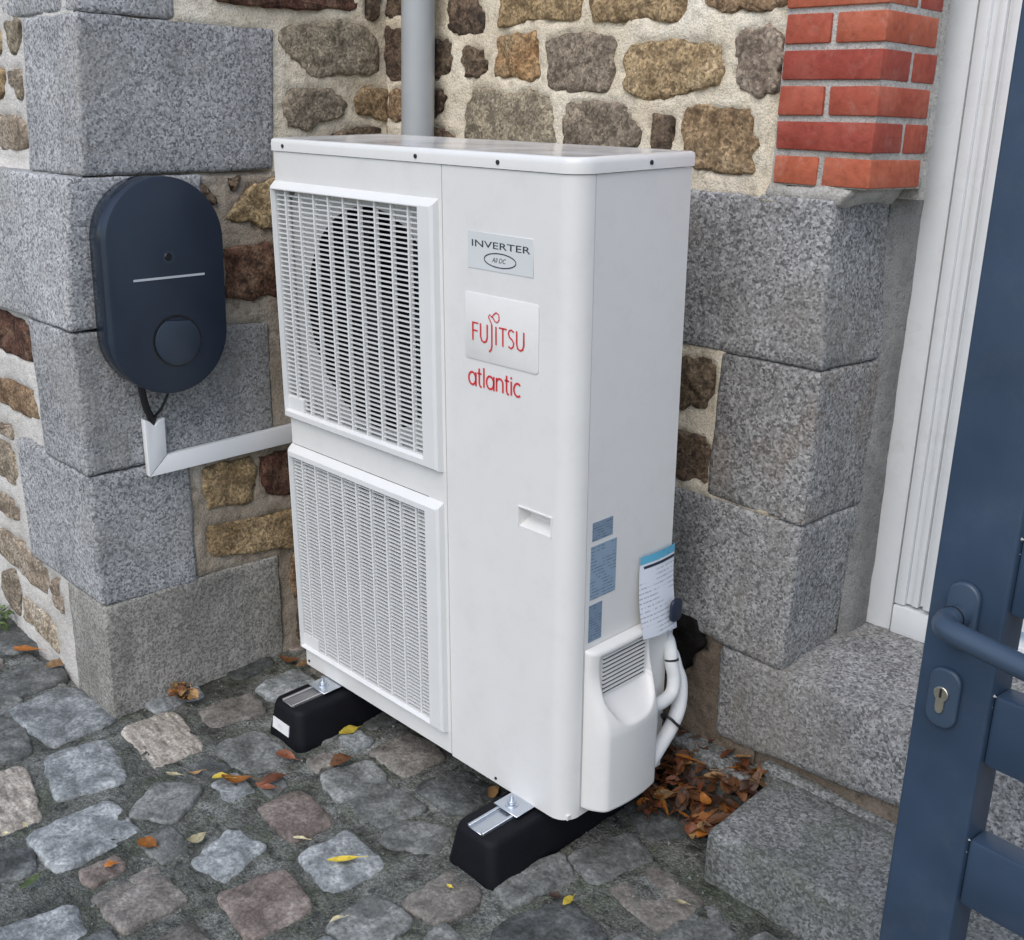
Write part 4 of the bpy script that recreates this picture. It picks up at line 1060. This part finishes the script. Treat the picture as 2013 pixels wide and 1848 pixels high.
MB().add([(fx + .0003, -.312, 1.1035), (fx + .0003, -.139, 1.1085), (fx + .0003, -.139, 1.1135), (fx + .0003, -.312, 1.1085), (fx + .0012, -.312, 1.1035), (fx + .0012, -.139, 1.1085), (fx + .0012, -.139, 1.1135), (fx + .0012, -.312, 1.1085)],
         [(0, 3, 2, 1), (4, 5, 6, 7), (0, 1, 5, 4), (1, 2, 6, 5), (2, 3, 7, 6), (3, 0, 4, 7)]).build('light_bar', 'line_grey', ev)
MB().tube(spline([(XB + .045, -.285, .87), (XB + .042, -.283, .845), (XB + .03, -.27, .80), (XB + .014, -.252, .765), (XB + .012, -.248, .72)], 6), .0085, 12).build('cable', 'cable_black', ev, smooth=True)
MB().tube(spline([(XB + .045, -.215, .86), (XB + .046, -.218, .835), (XB + .03, -.232, .79), (XB + .014, -.243, .765), (XB + .012, -.245, .72)], 6), .0034, 10).build('cable', 'cable_black', ev, smooth=True)
tk = empty('cable_trunking', (XB, -.25, .63)); tag(tk, 'white plastic cable trunking bent at a mitre below the charger', 'trunking')
MB().prism([(-.2745, .768), (-.262, .762), (-.249, .748), (-.236, .762), (-.2225, .766), (-.2225, .6735), (-.2705, .6255)], XB + .0065, XB + .026, 'x').build('channel', 'pvc_white', tk, bevel=.0018)
MB().prism([(-.2215, .672), (.455, .706), (.455, .656), (-.2695, .6245)], XB + .0065, XB + .0255, 'x').build('channel', 'pvc_white', tk, bevel=.0018)

# ---------------------------------------------------------------- gate
SPACE.append(Matrix.Translation((1.685, -.262, 0)) @ Matrix.Rotation(-.06, 4, 'Z'))
gt = empty('metal_gate', (.05, .02, .05)); tag(gt, 'dark blue metal gate with horizontal rails and lever handle in the foreground', 'gate')
MB().box(0, .087, 0, .05, .05, 2.1).build('stile', 'gate_paint', gt, bevel=.004, seg=3)
MB().box(.9, 1.0, 0, .05, .05, 2.1).build('stile', 'gate_paint', gt, bevel=.004, seg=3)
rw_ = random.Random(2)
for z in (.09, .275, .46, .645, .83, 1.015, 1.2, 1.385, 1.57, 1.755, 1.94):
    rl = MB().box(.0873, .8997, .008, .043, z - .044, z + .044).build('rail', 'gate_paint', gt, bevel=.004, seg=2)
    wl = MB()
    for i in range(2):
        c = Vector((.0876, .006 + rw_.uniform(-.001, .002), z + .044 - i * rw_.uniform(.012, .02)))
        s_ = rw_.uniform(.0012, .0022) * (1.25 if i == 0 else .4)
        wl.add([c + Vector(q) * s_ for q in ((1.5, 0, 0), (-1, 0, 0), (0, 1.2, 0), (0, -1.2, 0), (0, 0, 1), (0, 0, -1))], [(0, 2, 4), (2, 1, 4), (1, 3, 4), (3, 0, 4), (2, 0, 5), (1, 2, 5), (3, 1, 5), (0, 3, 5)])
    wl.build('weld', 'weld_white', rl)
hd = MB().prism(stadium(.042, .957, .037, .08, 10, .018), -.009, -.0003, 'y').build('handle', 'handle_paint', gt, bevel=.003, seg=3)
MB().tube(spline([(.042, -.008, .958), (.042, -.03, .96), (.043, -.044, .9605), (.0505, -.055, .960), (.066, -.0595, .959), (.1, -.063, .957), (.16, -.069, .954)], 7), [.0135] * 12 + [.0128] * 31, 18).build('lever', 'handle_paint', hd, smooth=True)
MB().tube([(.042, -.026, .9597), (.042, -.0275, .9598)], .0142, 18).build('collar', 'charger_gloss', hd, smooth=True)
lk = MB().prism(stadium(.036, .853, .037, .073, 10, .016), -.0075, -.0003, 'y').build('lock_plate', 'handle_paint', gt, bevel=.003, seg=3)
cyl = [(.035 + .0088 * math.cos(R(a_)), .859 + .0088 * math.sin(R(a_))) for a_ in range(-55, 236, 12)]
cyl += [(.035 - .0052, .842), (.035 - .004, .8365), (.035, .8345), (.035 + .004, .8365), (.035 + .0052, .842)]
cl = MB().prism(cyl, -.0105, -.0077, 'y').build('cylinder', 'brass', lk, bevel=.0006, seg=1)
MB().prism([(.0337, .855), (.0363, .855), (.0363, .8655), (.0337, .8655)], -.0112, -.0107, 'y').build('keyhole', 'slot_dark', lk)
SPACE.pop()

# ---------------------------------------------------------------- leaves
def leafmesh(L, w, seed, lobes=False):
    rr = random.Random(seed); V = []; F = []; n = 9
    bend = rr.uniform(-.5, .9); fold = rr.uniform(.15, .5); tw = rr.uniform(-.5, .5)
    for i in range(n):
        t = i / (n - 1); x = (t - .5) * L
        ww = w / 2 * (math.sin(math.pi * min(1, t * .93 + .05)) ** .8) * (1 + .1 * rr.uniform(-1, 1))
        if lobes: ww *= 1 + .22 * math.sin(i * 2.4)
        zc_ = bend * L * (t - .5) ** 2 + .0015
        for s_ in (-1, -.5, 0, .5, 1):
            V.append((x, s_ * ww, zc_ + abs(s_) * ww * fold + s_ * ww * tw * (t - .5) + rr.uniform(-.0006, .0006)))
    for i in range(n - 1):
        for k_ in range(4): F.append((i * 5 + k_, i * 5 + k_ + 1, i * 5 + k_ + 6, i * 5 + k_ + 5))
    m_ = min(v[2] for v in V); V = [(x, y, z - m_) for x, y, z in V]
    # stalk
    o = len(V); r_ = .0009; xe = L / 2
    for x, z in ((xe - .004, V[(n - 1) * 5 + 2][2]), (xe + L * .28, V[(n - 1) * 5 + 2][2] * .4 + .001)):
        for a_ in range(4): V.append((x, r_ * math.cos(a_ * 1.571), z + r_ * math.sin(a_ * 1.571)))
    for a_ in range(4): F.append((o + a_, o + (a_ + 1) % 4, o + 4 + (a_ + 1) % 4, o + 4 + a_))
    me = bpy.data.meshes.new('leaf'); me.from_pydata(V, [], F); me.shade_smooth(); me.update()
    return me
LEAVES = [  # x, y in courtyard frame, length, width, turn, tilt, lift, colour, label
    (.258, -.579, .046, .034, 20, 0, .016, 'leaf_orange', 'round orange leaf lying in a joint among the setts'),
    (.264, -.662, .024, .018, 70, 0, .012, 'leaf_orange', 'small orange leaf scrap just below the round orange leaf'),
    (.317, -.499, .040, .026, 85, 10, .016, 'leaf_cream', 'pale cream leaf beside a blue grey sett'),
    (.068, -.418, .036, .013, 35, 0, .012, 'leaf_cream', 'thin cream leaf left of the wet leaf cluster'),
    (.098, -.378, .030, .012, 65, 0, .012, 'leaf_tan', 'thin dull leaf next to the thin cream leaf'),
    (.161, -.348, .044, .018, 45, 8, .016, 'leaf_yellow', 'bright yellow leaf overlapping an orange leaf'),
    (.189, -.327, .066, .026, 42, 5, .013, 'leaf_orange', 'long orange leaf under the yellow leaf'),
    (.244, -.270, .070, .020, 80, 25, .014, 'leaf_red', 'curled red brown leaf right of the long orange leaf'),
    (.255, -.292, .05, .014, 30, 25, .014, 'leaf_red', 'narrow curled russet leaf crossing the curled red brown leaf'),
    (.187, -.195, .056, .024, 20, 15, .016, 'leaf_red', 'reddish leaf near the tip of the stickered rubber foot'),
    (.461, -.339, .032, .010, 35, 0, .013, 'leaf_cream', 'tiny white leaf in the middle of the paving'),
    (.208, -.801, .050, .018, 110, 0, .016, 'leaf_green', 'green leaf lying near the lower left edge'),
    (.017, -.735, .018, .012, 0, 0, .012, 'leaf_cream', 'cream leaf scrap beside the white streaked sett'),
    (.013, -.777, .014, .010, 50, 0, .012, 'leaf_cream', 'tiny pale scrap below the white streaked sett'),
    (.585, -.318, .064, .018, 55, 0, .018, 'leaf_yellow', 'long yellow leaf on the smooth blue grey sett'),
    (.200, -.023, .050, .026, 80, 15, .014, 'leaf_yellow', 'yellow leaf leaning at the side of the stickered foot'),
    (.294, -.113, .056, .036, 85, 6, .014, 'leaf_brown', 'flat brown leaf between the two rubber feet'),
    (.712, -.426, .030, .011, 75, 0, .014, 'leaf_cream', 'small pale leaf at the lower middle edge'),
    (.791, -.213, .014, .009, 10, 0, .014, 'leaf_yellow', 'yellow speck of leaf left of the near rubber foot'),
    (.655, .03, .040, .024, 100, 50, .045, 'leaf_tan', 'tan leaf standing behind the bolt of the near foot'),
    (-.198, .072, .060, .022, 30, 10, .012, 'leaf_brown', 'brown leaf tucked where the granite meets the paving'),
    (-.150, .09, .050, .022, 75, 12, .014, 'leaf_tan', 'tan brown leaf close under the far unit edge'),
    (.953, -.082, .026, .016, 40, 10, .012, 'leaf_dark', 'dark leaf beside the little yellow leaf near the step'),
    (.982, -.076, .030, .016, 95, 15, .016, 'leaf_yellow', 'small yellow leaf in the joint in front of the step'),
    (1.138, .079, .022, .012, 20, 0, .014, 'leaf_cream', 'pale scrap of leaf against the foot of the step'),
    (-.756, -.423, .075, .026, 40, 5, .014, 'leaf_orange', 'long orange brown leaf at the foot of the left wall'),
    (-.614, -.398, .055, .030, 70, 20, .014, 'leaf_tan', 'crumpled tan leaf where the left wall meets the paving'),
    (-.64, -.365, .05, .024, 120, 35, .014, 'leaf_dark', 'dark shrivelled leaf above the crumpled tan leaf'),
]
SPACE.append(MW)
for i, (x, y, L, w, tz_, tilt, lift, m, lab) in enumerate(LEAVES):
    o = link('fallen_leaf', leafmesh(L, w, 50 + i), m, None)
    mm = MW @ Matrix.Translation((x, y, GZ + lift)) @ Matrix.Rotation(R(tz_), 4, 'Z') @ Matrix.Rotation(R(tilt), 4, 'X')
    o.location = mm.translation; o.rotation_euler = mm.to_euler()
    tag(o, lab, 'leaf', 'leaves scattered on the setts')
def heap(name, label, n, poly, hfun, seed, mats, Lr, extra=None):
    rr = random.Random(seed)
    c = (sum(q[0] for q in poly) / len(poly), sum(q[1] for q in poly) / len(poly))
    e = empty(name, (c[0], c[1], GZ)); tag(e, label, 'leaf pile')
    ms = [leafmesh(rr.uniform(*Lr), rr.uniform(.016, .03), seed * 9 + q, q % 3 == 0) for q in range(12)]
    mm_ = [[me.copy() for me in ms] for _ in mats]
    for a_, m in zip(mm_, mats):
        for me in a_: me.materials.append(MATS[m])
    xs = [q[0] for q in poly]; ys = [q[1] for q in poly]; k_ = 0; tries = 0
    while k_ < n and tries < 6000:
        tries += 1
        x, y = rr.uniform(min(xs), max(xs)), rr.uniform(min(ys), max(ys))
        if not inside(poly, x, y): continue
        z = GZ + hfun(x, y) * rr.uniform(.55, 1.0) + .004
        o = link('leaf', rr.choice(rr.choice(mm_)), None, e)
        o.location = (x, y, z); o.rotation_euler = (rr.gauss(0, .35), rr.gauss(0, .35), rr.uniform(0, 6.3)); k_ += 1
pile = [(.84, .25), (.80, .40), (.80, .47), (.99, .47), (1.085, .455), (1.085, .36), (1.06, .27), (1.03, .245), (.97, .29), (.92, .25)]
heap('leaf_pile', 'heap of brown and orange dead leaves between the unit, the wall and the step', 270, pile,
     lambda x, y: .02 + .085 * max(0, min(1, (y - .24) / .2)) , 4, ['leaf_brown', 'leaf_brown', 'leaf_brown', 'leaf_red', 'leaf_tan', 'leaf_dark', 'leaf_orange', 'leaf_dark', 'leaf_red'], (.03, .065))
clump = [(-.218 + .042 * math.cos(R(a_)), -.235 + .036 * math.sin(R(a_))) for a_ in range(0, 360, 40)]
heap('leaf_clump', 'small crumpled clump of orange brown leaves under the charger beside the granite base', 16, clump, lambda x, y: .034, 6, ['leaf_orange', 'leaf_brown', 'leaf_brown', 'leaf_tan'], (.028, .042))
SPACE.pop()
# weeds at the foot of the left wall
wd = empty('weed', (-.98, -.43, .0)); tag(wd, 'small green weed growing at the foot of the left wall', 'weed')
rr = random.Random(21); wm = [leafmesh(.03, .014, 300 + q) for q in range(4)]
for me in wm: me.materials.append(MATS['leaf_green'])
for i in range(34):
    o = link('leaf', rr.choice(wm), None, wd)
    o.location = (-.98 + rr.gauss(0, .06), -.425 + rr.gauss(0, .018), .03 + rr.uniform(0, .035)); o.rotation_euler = (rr.gauss(0, .5), rr.gauss(0, .5), rr.uniform(0, 6.3))
st_ = MB()
for i in range(8): st_.tube([(-.98 + rr.gauss(0, .04), -.425, -.02), (-.98 + rr.gauss(0, .05), -.425 + rr.gauss(0, .015), .05)], .001, 5)
st_.build('stem', 'leaf_green', wd)
bpy.context.view_layer.update()
